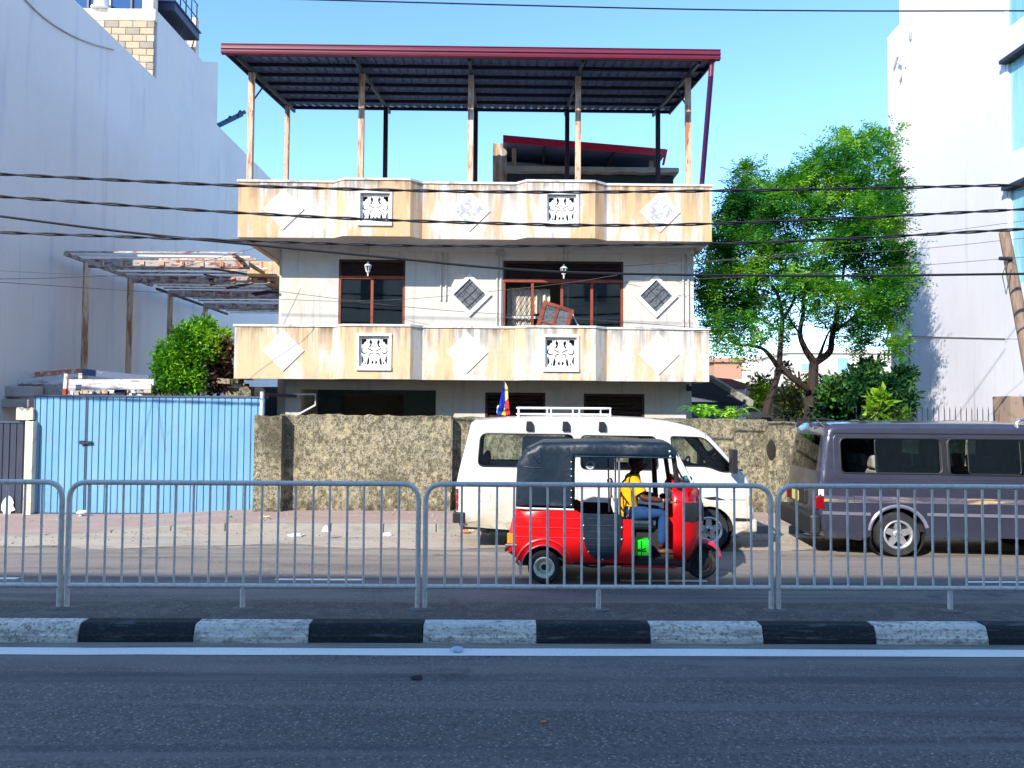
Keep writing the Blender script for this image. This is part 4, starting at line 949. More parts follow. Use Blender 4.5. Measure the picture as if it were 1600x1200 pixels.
farbox('far_block', 'far white building low behind the leaning tree trunk', 1096, 1228, 578, 60, 9, FARW, [(1165, 1180, 584, 592), (1190, 1205, 584, 592)])
farbox('far_block', 'far pale building with teal glazing seen through the tree', 1232, 1398, 552, 52, 10, FARW, [(1306, 1326, 557, 585), (1250, 1266, 566, 580), (1340, 1356, 566, 580), (1366, 1380, 566, 580)], glass('teal_glazing', (.1, .5, .55), .25))
fh = farbox('far_house', 'small far house with rusty red roof left of the leaning trunk', 1120, 1172, 602, 33, 5, FARW)
A, B = at(1110, 592, 31), at(1150, 592, 31)
MB().prism([(A.x, AZ(604, 31, 1120)), (A.x + .2, AZ(590, 31, 1120)), (B.x - .2, AZ(592, 31, 1140)), (B.x + 1.0, AZ(606, 31, 1170))], 'y', 31, 38.5).build('roof', TERRA, fh)
bk_ = thing('back_wall', 'weathered grey garden wall behind the tree trunks', 'wall', (9, 22, 0))
rough_block('panel', AX(1170, 22.5), AX(1300, 22.5), 22.5, 22.8, 0, AZ(604, 22.5, 1235), bk_, mat('grey_garden_wall', srgb(176, 164, 150), .9, layers=[('noise', 4, srgb(96, 92, 80), .48, .65, .8), ('noise', 14, srgb(60, 60, 46), .56, .7, .7)], bump=(20, .5, .02)))

# ------------------------------------------------------------------ our side of the street (behind the camera): pavement and the row that shades the road
struct('near_pavement', MB().box(-60, 60, -6, 1.2, -.02, .15), PAVING)
row = thing('shop_row', 'three-storey row of shops on the near side of the street', 'building', (0, -9, 0))
ROWM = mat('row_render', srgb(200, 190, 176), .9, layers=[('noise', .4, srgb(170, 160, 150), .45, .7, .6)])
ZROW = (9.75 + 6) * math.tan(SUN_EL) / math.cos(SUN_AZ)
MB().box(-32, 40, -16, -6, 0, ZROW).build('wall', ROWM, row)
wme = MB().box(-.6, .6, -.04, .04, -.75, .75).mesh('window', mat('row_window', srgb(60, 70, 84), .15))
copies('window', wme, row, [(-31 + 2.4 * i, -5.98, z) for i in range(29) for z in (5.4, 8.8)])
# ------------------------------------------------------------------ vegetation
BARK = mat('tree_bark', srgb(58, 46, 42), .9, layers=[('noise', (14, 14, 3), srgb(44, 36, 36), .45, .65, .8)], bump=(30, .8, .02))
def leaf_cloud(clumps, n, size, seed, shell=.55, flat=.0, droop=0):
    """Folded leaf faces spread through ellipsoid clumps: (centre, radii)."""
    rg = random.Random(seed); mb = MB(); V = mb.v; Fc = mb.f
    ws = [c[1][0] * c[1][2] for c in clumps]
    for _ in range(n):
        c, r = rg.choices(clumps, ws)[0]
        while True:
            d = Vector((rg.gauss(0, 1), rg.gauss(0, 1), rg.gauss(0, 1)))
            if d.length > .01: break
        d.normalize(); k = rg.random() ** shell
        k *= 1 + .22 * math.sin(5 * d.x + 3.1 * d.z + seed) * math.sin(4 * d.z + 2 * d.y)
        p = Vector(c) + Vector((d.x * r[0], d.y * r[1], d.z * r[2])) * k
        s = size * rg.choice((.55, .75, .9, 1, 1.15, 1.5)) * rg.uniform(.85, 1.15)
        t = (d * .7 + Vector((rg.gauss(0, .8), rg.gauss(0, .8), rg.gauss(0, .6) + droop))).normalized()
        u = t.cross(Vector((rg.gauss(0, 1), rg.gauss(0, 1), rg.gauss(0, 1) + 1.5))).normalized(); nn = t.cross(u)
        i = len(V)
        V += [tuple(p), tuple(p + t * s * .5 + u * s * .22 + nn * s * .06), tuple(p + t * s), tuple(p + t * s * .5 - u * s * .22 + nn * s * .06)]
        Fc += [(i, i + 1, i + 2), (i, i + 2, i + 3)]
    return mb
def pinnate_cloud(clumps, n, size, seed):
    """Sprays of paired leaflets along short drooping stalks, thinning out towards the edge of each clump."""
    rg = random.Random(seed); mb = MB(); V = mb.v; Fc = mb.f; ws = [c[1][0] * c[1][2] for c in clumps]
    for _ in range(n):
        c, r = rg.choices(clumps, ws)[0]; d = Vector((rg.gauss(0, 1), rg.gauss(0, 1), rg.gauss(0, 1))).normalized(); k = min(1.5, abs(rg.gauss(0, .52)) + .1)
        p = Vector(c) + Vector((d.x * r[0], d.y * r[1], d.z * r[2])) * k
        t = (d + Vector((rg.gauss(0, .5), rg.gauss(0, .5), rg.gauss(.15, .4)))).normalized(); sd = t.cross(Vector((rg.gauss(0, .3), rg.gauss(0, .3), 1))).normalized(); up = sd.cross(t)
        L_ = size * rg.uniform(2.2, 4.6); m = rg.choice((3, 4, 5))
        for j in range(m):
            f = (j + .6) / m; q = p + t * L_ * f - Vector((0, 0, .22 * L_ * f * f))
            for sg in (-1, 1):
                e = (sd * sg + t * rg.uniform(.3, .7) - up * rg.uniform(.0, .35)).normalized(); s = size * rg.uniform(.7, 1.25) * (1.1 - .4 * abs(f - .5)); w_ = t * s * .24; i = len(V)
                V += [tuple(q), tuple(q + e * s * .5 + w_), tuple(q + e * s), tuple(q + e * s * .5 - w_)]; Fc += [(i, i + 1, i + 2), (i, i + 2, i + 3)]
    return mb
def pxc(px, py, Y, rx, rz=None, ry=None):
    """Clump centred on a pixel at depth Y, radii in photo pixels."""
    p = at(px, py, Y); k = Y / F; rz = rz or rx
    return (tuple(p), (rx * k, (ry or rx) * k, rz * k))

LEAF = leaf_mat('tree_leaves', srgb(20, 82, 36), srgb(66, 146, 44), srgb(160, 206, 58), .46)
tr = thing('street_tree', 'leafy green tree with two forked trunks between the cream house and white building', 'tree', tuple(at(1265, 690, 18.6)[:2]) + (0,))
YT = 18.6
def limb(pts, r0, r1, name='trunk', Y=YT):
    w_ = [at(px, py, Y + (q[0] if q else 0)) for px, py, *q in pts]; c = catmull(w_, 5)
    r0 *= .78; r1 *= .78; rs_ = [r0 + (r1 - r0) * (i / (len(c) - 1)) ** .8 for i in range(len(c))]
    MB().tube(c, rs_, 8).build(name, BARK, tr, smooth=True)
limb([(1268, 720), (1266, 650), (1270, 600), (1272, 565)], .24, .15)
limb([(1272, 566), (1258, 545, -.1), (1250, 520, -.3), (1256, 480, -.4), (1250, 440, -.4)], .12, .04, 'limb')
limb([(1272, 568), (1296, 550, .2), (1300, 525, .3), (1308, 490, .3), (1316, 440, .2), (1322, 390, .2)], .13, .03, 'limb')
limb([(1280, 558), (1290, 530, .6), (1300, 510, 1.0)], .06, .02, 'limb')
limb([(1200, 700, -.3), (1198, 645, -.3), (1206, 615, -.3), (1216, 580, -.3), (1220, 530, -.3), (1222, 490, -.3), (1212, 450, -.3)], .16, .05)
limb([(1262, 608, -.2), (1240, 592, -.3), (1220, 574, -.3)], .1, .1, 'limb')
limb([(1216, 573, -.3), (1196, 548, -.5), (1176, 540, -.8), (1150, 538, -1.0)], .08, .03, 'limb')
limb([(1222, 500, -.3), (1240, 470, 0), (1244, 430, .2), (1236, 380, .3)], .06, .02, 'limb')
limb([(1212, 455, -.3), (1190, 420, -.5), (1176, 380, -.6)], .05, .015, 'limb')
limb([(1222, 520, -.3), (1190, 500, -.1), (1150, 480, .1)], .04, .012, 'limb')
limb([(1302, 520, .3), (1340, 490, .3), (1372, 470, .3)], .05, .012, 'limb')
limb([(1252, 525, -.3), (1235, 500, -.7), (1225, 470, -1)], .04, .012, 'limb')
rg = random.Random(3)
for k in range(26):
    a_ = (rg.uniform(1130, 1380), rg.uniform(380, 540)); limb([(a_[0], a_[1], rg.uniform(-1, 1)), (a_[0] + rg.uniform(-30, 30), a_[1] - rg.uniform(15, 40), rg.uniform(-1, 1)), (a_[0] + rg.uniform(-55, 55), a_[1] - rg.uniform(30, 70), rg.uniform(-1.2, 1.2))], .022, .006, 'twig')
cl = []
for px, py, rx, rz, dy in [(1340, 240, 46, 30, 0), (1375, 228, 32, 22, .3), (1300, 262, 40, 28, -.2), (1262, 268, 20, 20, 0), (1385, 270, 24, 26, 0), (1350, 285, 46, 24, .2), (1180, 285, 34, 26, .2), (1205, 305, 36, 24, -.4), (1160, 330, 36, 30, 0),
    (1130, 345, 26, 26, .2), (1215, 345, 46, 28, .4), (1180, 375, 46, 30, -.3), (1130, 395, 28, 30, 0), (1280, 330, 40, 26, -.3), (1330, 320, 40, 22, -.5), (1380, 325, 34, 22, -.6), (1355, 355, 44, 24, -.4), (1295, 370, 40, 24, -.6), (1390, 365, 24, 26, 0),
    (1240, 400, 44, 24, -.3), (1195, 425, 44, 26, -.3), (1130, 440, 40, 26, 0), (1110, 470, 26, 26, .2), (1160, 470, 38, 22, .4), (1280, 420, 40, 22, .3), (1330, 400, 42, 24, .3), (1385, 405, 26, 24, .2), (1355, 440, 42, 22, -.2), (1250, 450, 34, 22, -.8),
    (1290, 455, 36, 22, -.7), (1400, 455, 28, 24, -.3), (1330, 470, 38, 20, -.2), (1370, 490, 30, 22, 0), (1140, 510, 34, 18, 0), (1115, 525, 22, 20, .2), (1180, 505, 30, 16, -.6), (1270, 485, 26, 14, -.8), (1340, 510, 34, 16, 0), (1395, 535, 20, 22, -.2), (1160, 548, 30, 12, -.3), (1345, 535, 28, 10, .2)]:
    for _ in range(4):
        cl.append(pxc(px + rg.uniform(-.6, .6) * rx, py + rg.uniform(-.6, .6) * rz, YT + dy + rg.uniform(-.8, .8), rx * .62, rz * .62))
for _ in range(34): cl.append(pxc(rg.uniform(1110, 1400), rg.uniform(300, 520), YT + rg.uniform(-1, 1), rg.uniform(14, 26), rg.uniform(10, 18)))
for px, py in ((1275, 300), (1250, 320), (1230, 300), (1235, 285), (1262, 345), (1245, 290), (1310, 290), (1110, 380), (1105, 420), (1100, 450), (1120, 490), (1398, 300), (1400, 340), (1408, 400), (1415, 440), (1400, 480)): cl.append(pxc(px, py, YT + rg.uniform(-.5, .5), 24, 20))
pinnate_cloud(cl, 17500, .09, 5).build('crown', LEAF, tr, fix=False)

DKLEAF = leaf_mat('hedge_leaves', srgb(14, 54, 34), srgb(34, 84, 42), srgb(84, 128, 50), .3)
def bush(name, label, cat, clumps, n, size, m_, seed, base, stems=4, group=None):
    t = thing(name, label, cat, base, 0, group)
    leaf_cloud(clumps, n, size, seed).build('foliage', m_, t, fix=False)
    for k in range(stems):
        c = random.choice(clumps)[0]
        MB().tube([(base[0] + random.uniform(-.2, .2), base[1], base[2]), ((base[0] + c[0]) / 2, (base[1] + c[1]) / 2, (base[2] + c[2]) / 2), c], [.04, .03, .01], 6).build('stem', BARK, t)
    return t
hb = at(1350, 690, 18.2)
bush('hedge', 'dark green bush at the foot of the tree beside the white building', 'bush', [pxc(*a, YT - .3 + random.uniform(-.4, .4), b, c) for a, b, c in (((1310, 615), 34, 26), ((1345, 600), 40, 26), ((1390, 612), 26, 24), ((1330, 640), 44, 24), ((1380, 640), 40, 26), ((1300, 650), 36, 20), ((1408, 630), 24, 26), ((1412, 585), 20, 14), ((1360, 570), 20, 10))], 15000, .13, DKLEAF, 9, (hb.x, hb.y, 0))
OLIVE = leaf_mat('olive_leaves', srgb(34, 52, 24), srgb(86, 106, 52), srgb(170, 170, 96), .3)
hb = at(1235, 690, 19.5)
bush('sparse_shrub', 'sparse olive shrub between the two tree trunks', 'shrub', [pxc(*a, 19.6 + random.uniform(-.3, .3), b, c) for a, b, c in (((1230, 620), 24, 16), ((1250, 600), 20, 16), ((1190, 600), 20, 14), ((1240, 640), 28, 14), ((1290, 600), 16, 14), ((1222, 575), 16, 10))], 3200, .11, OLIVE, 11, (hb.x, hb.y, 0))
YEL = leaf_mat('bright_leaves', srgb(70, 120, 24), srgb(140, 180, 40), srgb(196, 216, 80), .4)
hb = at(1375, 690, 16.4)
bush('young_plant', 'bright yellow-green plant standing against the dark bush', 'plant', [pxc(*a, 16.4, b, c) for a, b, c in (((1375, 625), 12, 12), ((1370, 642), 10, 12), ((1382, 640), 8, 14), ((1405, 650), 8, 8))], 420, .2, YEL, 12, (hb.x, hb.y, 0))
SHRUB = leaf_mat('shrub_leaves', srgb(44, 100, 16), srgb(96, 164, 26), srgb(170, 210, 44), .4)
hb = at(300, 690, 17.0)
sb = bush('clipped_shrub', 'bright green rounded shrub with a brown dead side behind the blue gate', 'shrub', [pxc(*a, 17.2 + random.uniform(-.3, .2), b, c) for a, b, c in (((295, 530), 30, 28), ((318, 512), 22, 18), ((275, 560), 34, 34), ((262, 575), 24, 26), ((300, 575), 34, 38), ((320, 545), 26, 26), ((285, 598), 38, 20), ((350, 525), 12, 12), ((248, 605), 16, 10))], 14000, .1, SHRUB, 14, (hb.x, hb.y, 0))
DEAD = leaf_mat('dead_leaves', srgb(40, 26, 24), srgb(74, 52, 40), srgb(110, 92, 48), .2)
leaf_cloud([pxc(*a, 17.1, b, c) for a, b, c in (((342, 560), 20, 28), ((350, 590), 16, 22), ((335, 600), 14, 16), ((355, 545), 10, 16))], 3200, .11, 15).build('dead_growth', DEAD, sb, fix=False)
# fern-like plants on the wall behind the white van: arching stems with paired leaflets
FERN = leaf_mat('fern_leaves', srgb(70, 140, 30), srgb(120, 190, 44), srgb(176, 220, 80), .4)
def fern(label, px, py, n, seed):
    rg = random.Random(seed); p = at(px, py, 15.7); t = thing('fern_plant', label, 'plant', (p.x, 15.7, p.z - .15), 0, 'fern-like plants growing over the wall')
    for k in range(n):
        a_ = rg.uniform(0, 2 * math.pi); ln_ = rg.uniform(.45, .75); mb = MB(); stem = []
        for i in range(10):
            s = i / 9; stem.append(Vector((p.x + math.cos(a_) * ln_ * s * .8, 15.7 + math.sin(a_) * ln_ * s * .45, p.z - .15 + .5 * ln_ * math.sin(s * 2.3))))
        mb.tube(stem, .005, 4)
        for i in range(2, 10):
            tg = (stem[i] - stem[i - 1]).normalized(); sd = tg.cross(Vector((0, 0, 1))).normalized(); w_ = .17 * (1 - .5 * i / 10)
            for sg in (-1, 1):
                d_ = (sd * sg + tg * .4 - Vector((0, 0, .25))).normalized(); q = stem[i]
                mb.add([q, q + d_ * w_ * .5 + tg * .03, q + d_ * w_, q + d_ * w_ * .5 - tg * .025], [(0, 1, 2, 3)])
        mb.build('frond', FERN, t, fix=False)
fern('bright green fern-like plant on the wall nearer the house corner', 1098, 648, 10, 1)
fern('bright green fern-like plant on the wall nearer the tree trunk', 1142, 652, 8, 2)
hb = at(1192, 620, 19.2)
bush('small_bush', 'small yellow-green bush left of the leaning tree trunk', 'bush', [pxc(1190, 612, 19.2, 14, 12), pxc(1180, 625, 19.2, 10, 10)], 700, .11, YEL, 21, (hb.x, hb.y, 1.2), 2)

# ------------------------------------------------------------------ overhead cables
CABLE = mat('black_cable', (.012, .012, .016), .5)
WIRE = mat('grey_wire', srgb(70, 66, 68), .6)
def cable(pts, Y, r, label, twist=True, m_=None, name='overhead_cable', group='twisted overhead cables'):
    ya_, yb2 = Y if isinstance(Y, tuple) else (Y, Y)
    P = [at(px, py, ya_ + (yb2 - ya_) * i / (len(pts) - 1)) for i, (px, py) in enumerate(pts)]; a, b = P[0], P[-1]
    P = [a + (a - P[1])] + P + ([b + (b - P[-2])] if ya_ == yb2 else []); c = catmull(P, 40)
    mb = MB()
    if twist:
        L_ = 0; ln_ = [0]
        for i in range(1, len(c)): L_ += (c[i] - c[i - 1]).length; ln_.append(L_)
        n = int(L_ / .11); res = []; j = 0
        for i in range(n + 1):
            s = L_ * i / n
            while j < len(ln_) - 2 and ln_[j + 1] < s: j += 1
            t = (s - ln_[j]) / max(1e-6, ln_[j + 1] - ln_[j]); res.append((c[j].lerp(c[j + 1], min(1, t)), s))
        for ph in (0, math.pi):
            mb.tube([p + Vector((0, math.cos(s * 5.2 + ph), math.sin(s * 5.2 + ph))) * r * .75 for p, s in res], r * .72, 6)
    else: mb.tube(c[::4] + [c[-1]], r, 5)
    return one(name, mb, m_ or CABLE, label, 'cable', group, smooth=True)
o = 'thick black twisted cable, '
cable([(0, 272), (400, 291), (800, 300), (1200, 297), (1600, 289)], 12, .02, 'topmost of the thick twisted black cables, crossing the upper balcony near its coping')
cable([(0, 307), (400, 334), (700, 347), (1000, 352), (1300, 342), (1600, 327)], 12, .02, 'thick twisted black cable crossing the middle of the upper balcony diamonds')
cable([(0, 363), (380, 376), (700, 384), (1100, 381), (1300, 374), (1600, 358)], 12, .02, 'thick twisted black cable running just under the upper balcony slab')
cable([(0, 338), (200, 363), (400, 383), (600, 402), (790, 420), (980, 428), (1300, 431), (1600, 428)], 12, .02, 'lowest thick black cable, slanting down across the upper windows', False)
cable([(430, -2), (1000, 13), (1300, 17), (1600, 17)], 12, .012, 'thin high cable crossing the sky above the canopy', False, group='thin wires')
cable([(0, 436), (120, 433), (250, 424), (405, 386)], (13, 16.58), .005, 'thin dark wire rising across the rusted frame to the upper balcony', False, WIRE, 'overhead_wire', 'thin wires')
cable([(0, 441), (200, 454), (450, 468), (531, 471)], (13, 17.5), .005, 'thin dark wire slanting from left edge to the narrow upper window', False, WIRE, 'overhead_wire', 'thin wires')
cable([(1600, 372), (1420, 390), (1100, 410), (900, 440), (760, 456), (640, 467), (531, 471)], (13.8, 17.45), .005, 'thin grey wire from the narrow window up to the right pole', False, WIRE, 'overhead_wire', 'thin wires')
cable([(0, 423), (300, 440), (640, 480), (900, 498), (1300, 525), (1600, 530)], 14, .005, 'thin grey wire sagging low across the upper window bars', False, WIRE, 'overhead_wire', 'thin wires')
cable([(1600, 345), (1400, 372), (1200, 400), (970, 416)], (13.8, 17.48), .005, 'thin grey wire from the wide window to the white building', False, WIRE, 'overhead_wire', 'thin wires')
cable([(1572, 404), (1420, 416), (1250, 428), (975, 441)], (13.7, 17.48), .005, 'thin grey wire ending at the leaning pole', False, WIRE, 'overhead_wire', 'thin wires')
POLE = mat('old_timber_pole', srgb(146, 124, 108), .9, layers=[('noise', (20, 20, 2), srgb(104, 86, 74), .45, .65, .7)], bump=(30, .5, .01))
Y = 13.8; pb_, pt_ = at(1652, 800, Y), at(1569, 362, Y)
pl = thing('leaning_pole', 'leaning grey-brown utility pole at the right edge in front of the white building', 'pole', (pb_.x, Y, 0))
d_ = pt_ - pb_; pb2 = pb_ - d_ * (pb_.z / d_.z)
MB().tube([pb2, pt_ - d_ * .01, pt_, pt_ + d_ * .006], [.13, .09, .085, .03], 12).build('shaft', POLE, pl, smooth=True)
q = at(1572, 404, Y - .1); MB().tube([q - Vector((.12, 0, 0)), q + Vector((.1, 0, 0))], .035, 8).build('insulator', STEELDARK, pl)
MB().tube([at(1575, 404, Y - .1), at(1566, 430, Y - .12), at(1572, 460, Y - .12), at(1580, 420, Y - .1)], .008, 5).build('drop_wire', CABLE, pl)

# ------------------------------------------------------------------ flag on the wall
fl = thing('flag', 'small folded flag with blue, yellow and red stripes on a stick above the wall', 'flag', tuple(at(787, 650, 15.2)))
MB().tube([at(789, 660, 15.25), at(788, 592, 15.25)], .008, 6).build('stick', RUSTY, fl)
def flagpart(poly, m_, dy):
    mb = MB(); v = [at(px, py, 15.22 + dy + .03 * math.sin(px * .9 + py * .2)) for px, py in poly]; mb.add(v, [tuple(range(len(v)))])
    ob = mb.build('stripe', m_, fl, fix=False); sd = ob.modifiers.new('solidify', 'SOLIDIFY'); sd.thickness = .004
def fm(n_, c): return mat(n_, c, .8)
flagpart([(788.5, 594), (782, 622), (777, 648), (783, 648), (789, 634)], fm('flag_blue', srgb(14, 52, 190)), 0)
flagpart([(777, 634), (779.5, 633), (778, 648), (775.5, 645)], fm('flag_white', (.8, .82, .85)), .004)
flagpart([(789, 635), (783.5, 648), (790, 649)], fm('flag_yellow', srgb(245, 205, 20)), .004)
flagpart([(789, 596), (793.5, 606), (794, 622), (789.5, 627)], fm('flag_pale_yellow', srgb(240, 220, 110)), 0)
flagpart([(789.7, 627.5), (794, 622.5), (797, 647), (790.5, 649)], fm('flag_red', srgb(206, 40, 56)), 0)
# ------------------------------------------------------------------ vehicles
def paint(name, base, layers=(), rough=.28, coat=.6, spec=.5): return mat(name, base, rough, 0, layers, None, 'obj', spec, coat)
RUBBER = mat('tyre_rubber', (.02, .021, .024), .8, layers=[('noise', 8, (.05, .047, .042), .5, .7, .7)], coords='obj', bump=(60, .3, .004))
TRIM = mat('black_plastic', (.018, .019, .022), .5, coords='obj', bump=(80, .2, .002))
CHROME = mat('silver_metal', (.72, .73, .76), .25, .9, coords='obj')
ALLOY = mat('alloy_rim', (.62, .62, .63), .35, .75, layers=[('noise', 12, (.4, .38, .36), .5, .7, .6)], coords='obj')
LAMPRED = mat('red_lamp_lens', srgb(128, 8, 18), .15, coat=.5, coords='obj'); LAMPAMB = mat('amber_lamp_lens', srgb(230, 140, 40), .15, coat=.5, coords='obj'); LAMPCLR = mat('clear_lamp_lens', (.7, .7, .68), .15, coat=.5, coords='obj')
CARGLASS = glass('van_glass', (.8, .86, .85), .02); TINT = glass('tinted_glass', (.03, .06, .075), .03); PALEGLASS = mat('pale_reflection_glass', srgb(176, 188, 196), .12, layers=[('noise', (2, 2, 1), srgb(206, 212, 216), .42, .6, .8)], coords='obj', spec=.8)  # PALEGLASS: pale tones paint reflections into the sliding panes
SEATG = mat('grey_seat_cloth', srgb(150, 148, 142), .9, layers=[('noise', 30, srgb(110, 108, 104), .45, .7, .6)], coords='obj'); SEATD = mat('dark_seat_cloth', srgb(40, 44, 52), .85, coords='obj')
UNDER = mat('underbody', (.02, .02, .02), .9)

class Shell:
    """A body whose two flanks are flat outlines bent in towards the rim, joined across by the rim itself."""
    def __init__(s, rim, bottom, W, r, tumble=None, holes=(), grid=.12):
        s.rim = dens(rim, .09); s.out = s.rim + [tuple(p) for p in bottom]; s.W = W; s.r = r; s.tb = tumble; s.holes = [list(h) for h in holes]; s.grid = grid
    def y(s, p):
        d = seg_dist(p, s.rim); q = 0 if d >= s.r else s.r - math.sqrt(max(0, s.r ** 2 - (s.r - d) ** 2))
        return s.W / 2 - q - (s.tb(p) if s.tb else 0)
    def flank(s, mb, sg, off=0, outline=None, holes=None, grid=None):
        out = outline or s.out; extra = []
        if outline is None:
            for i in range(1, len(s.rim) - 1):
                a, b = Vector(s.rim[i - 1]), Vector(s.rim[i + 1]); t = (b - a).normalized(); nrm = Vector((t.y, -t.x))
                for k in (.04, .16, .38, .68, 1): extra.append(tuple(Vector(s.rim[i]) + nrm * s.r * k))
        v, f = fill2d(out, s.holes if holes is None else holes, s.grid if grid is None else grid, extra)
        return mb.add([(p[0], sg * (s.y(p) + off), p[1]) for p in v], f)
    def cap(s, mb, i0=0, i1=None, t0=-1, t1=1, n=10, crown=.03, off=0):
        pts = s.rim[i0:i1]; vs = []
        for i, p in enumerate(pts):
            j = i0 + i; a, b = Vector(s.rim[max(j - 1, 0)]), Vector(s.rim[min(j + 1, len(s.rim) - 1)]); t = (b - a).normalized(); nr = Vector((-t.y, t.x))
            w_ = s.y(p)
            for k in range(n + 1):
                u = t0 + (t1 - t0) * k / n; q = Vector(p) + nr * (crown * (1 - u * u) + off); vs.append((q.x, u * w_, q.y))
        m = len(pts)
        return mb.add(vs, [(i * (n + 1) + k, i * (n + 1) + k + 1, (i + 1) * (n + 1) + k + 1, (i + 1) * (n + 1) + k) for i in range(m - 1) for k in range(n)])
    def near(s, p):
        return min(range(len(s.rim)), key=lambda i: math.hypot(s.rim[i][0] - p[0], s.rim[i][1] - p[1]))
    def line(s, pts, r, sg, off=.003, closed=False, n=6):
        pts = dens(pts, .08, closed); return MB().tube([(p[0], sg * (s.y(p) + off), p[1]) for p in pts], r, n, closed)

def wheel(root, x, y, R_, w_, rr, style, out):
    """A wheel whose outer face looks along out (-1 towards the street)."""
    prof = [(rr, -w_ / 2), (R_ - .03, -w_ / 2 - .005), (R_ - .008, -w_ / 2 + .03), (R_, 0), (R_ - .008, w_ / 2 - .03), (R_ - .03, w_ / 2 + .005), (rr, w_ / 2), (rr, -w_ / 2)]
    o = MB().lathe(prof, (x, y, R_), 'y', 36, False); o.lathe([(rr, 0), (0, 0)], (x, y, R_), 'y', 24, False)
    wh = o.build('wheel', RUBBER, root, smooth=True, local=True)
    f = y + out * w_ / 2
    m = MB(); h = lambda d: f - y + 0 - out * d
    m.lathe([(rr + .004, h(.0)), (rr - .012, h(-.006)), (rr - .03, h(.01)), (rr - .035, h(.05))], (x, y, R_), 'y', 36, False)
    if style == 'alloy':
        m.lathe([(0, h(.012)), (.05, h(.012)), (.062, h(.02)), (.07, h(.05))], (x, y, R_), 'y', 20, False)
        for k in range(5):
            a = 2 * math.pi * k / 5 + .3; ca, sa = math.cos(a), math.sin(a); q = []
            for rad, hw in ((.045, .05), (rr - .02, .038)):
                for sgn in (-1, 1): q.append((rad * ca - sgn * hw * sa, rad * sa + sgn * hw * ca))
            pl = [q[0], q[2], q[3], q[1]]
            vs = [(x + p[0], y + h(.02), R_ + p[1]) for p in pl] + [(x + p[0], y + h(.06), R_ + p[1]) for p in pl]
            m.add(vs, [(0, 1, 2, 3), (4, 7, 6, 5), (0, 4, 5, 1), (1, 5, 6, 2), (2, 6, 7, 3), (3, 7, 4, 0)])
    else:
        m.lathe([(rr - .03, h(.03)), (rr - .05, h(.055)), (rr * .52, h(.05)), (rr * .46, h(.025)), (rr * .3, h(.02)), (rr * .28, h(.05))], (x, y, R_), 'y', 30, False)
    ri = m.build('rim', style_mat[style], wh, smooth=True, local=True)
    mh = MB()
    if style == 'alloy':
        mh.lathe([(0, h(.005)), (.022, h(.005)), (.025, h(.012))], (x, y, R_), 'y', 14)
        for k in range(5): a = 2 * math.pi * k / 5; mh.lathe([(0, h(.006)), (.008, h(.006)), (.008, h(.014))], (x + .045 * math.cos(a), y, R_ + .045 * math.sin(a)), 'y', 8)
    else:
        mh.lathe([(0, h(.03)), (.03, h(.03)), (.034, h(.05)), (.034, h(.06))], (x, y, R_), 'y', 12)
        for k in range(4): a = 2 * math.pi * k / 4 + .5; mh.box(x + .04 * math.cos(a) - .015, x + .04 * math.cos(a) + .015, y + h(.03) - .004, y + h(.03) + .004, R_ + .04 * math.sin(a) - .02, R_ + .04 * math.sin(a) + .02)
    mh.build('hub', STEELDARK, wh, smooth=True, local=True)
    return wh
style_mat = {'alloy': ALLOY, 'steel': mat('cream_steel_rim', srgb(216, 214, 190), .5, layers=[('noise', 20, srgb(130, 118, 96), .56, .7, .7)], coords='obj')}

def arch(c, r, a0, a1, n=14): return [(c[0] + r * math.cos(R(a0 + (a1 - a0) * k / n)), c[1] + r * math.sin(R(a0 + (a1 - a0) * k / n))) for k in range(n + 1)]
def rrect(x0, x1, z0, z1, r, n=4): return dens(rnd_poly([(x0, z0), (x1, z0), (x1, z1), (x0, z1)], r, n), .12, True)

def glaze(sh, root, outline, m_, name='side_window', frame=True, sides=(-1, 1), off=-.014):
    for sg in sides:
        mb = MB(); sh.flank(mb, sg, off, outline, (), .12); g = mb.build(name, m_, root, smooth=True, local=True)
        if frame: sh.line(outline, .011, sg, -.001, True).build('window_rubber', TRIM, g, local=True, smooth=True)
def decal(sh, root, outline, m_, name, sides=(-1,), off=.003):
    for sg in sides:
        mb = MB(); sh.flank(mb, sg, off, outline, (), .1); mb.build(name, m_, root, smooth=True, local=True)
def seat(root, x, y, z, w_, h, m_, back=-.12):
    mb = MB()
    mb.obox((x, y, z), (.42, w_, .14)); mb.obox((x - .2, y, z + h / 2), (.12, w_, h), (0, back, 0)); o = mb.build('seat', m_, root, bevel=.04, local=True)
    n = max(1, round(w_ / .5))
    for k in range(n): MB().obox((x - .2 + back * (h + .1) * .9 - .02, y - w_ / 2 + w_ * (k + .5) / n, z + h + .1), (.09, .26, .2), (0, back, 0)).build('headrest', m_, o, bevel=.035, local=True)

# ---------------- white van
S1 = 104.3
def v1(px, py): return ((px - 946) / S1, (859 - py) / S1)
def V1(*pts): return [v1(*p) for p in pts]
van1 = thing('white_van', 'white passenger van with roof rack parked behind the three-wheeler', 'van', (AX(946, 11.5, 740), 11.5 + .845, 0), R(-.8))
WPAINT = paint('white_van_paint', (.72, .71, .68), [('noise', (1.2, 1.2, 3), (.5, .43, .3), .25, .6, .85, (1.15, .45)), ('noise', (6, 6, 14), (.34, .29, .22), .48, .66, .8, (.66, .34))])
rim = V1((720, 823), (714.5, 808), (713.5, 762), (719, 735), (731, 685), (736.5, 663), (742, 658.5), (800, 654), (880, 651.5), (960, 651.5), (1020, 654), (1060, 659), (1088, 666.5), (1106, 675), (1114, 682),
         (1128, 697), (1158, 732), (1168, 742), (1174, 753), (1178, 775), (1180, 800), (1178.5, 818), (1172, 830))
ca1, ca2 = v1(1109, 826), v1(866, 826); ra = .36
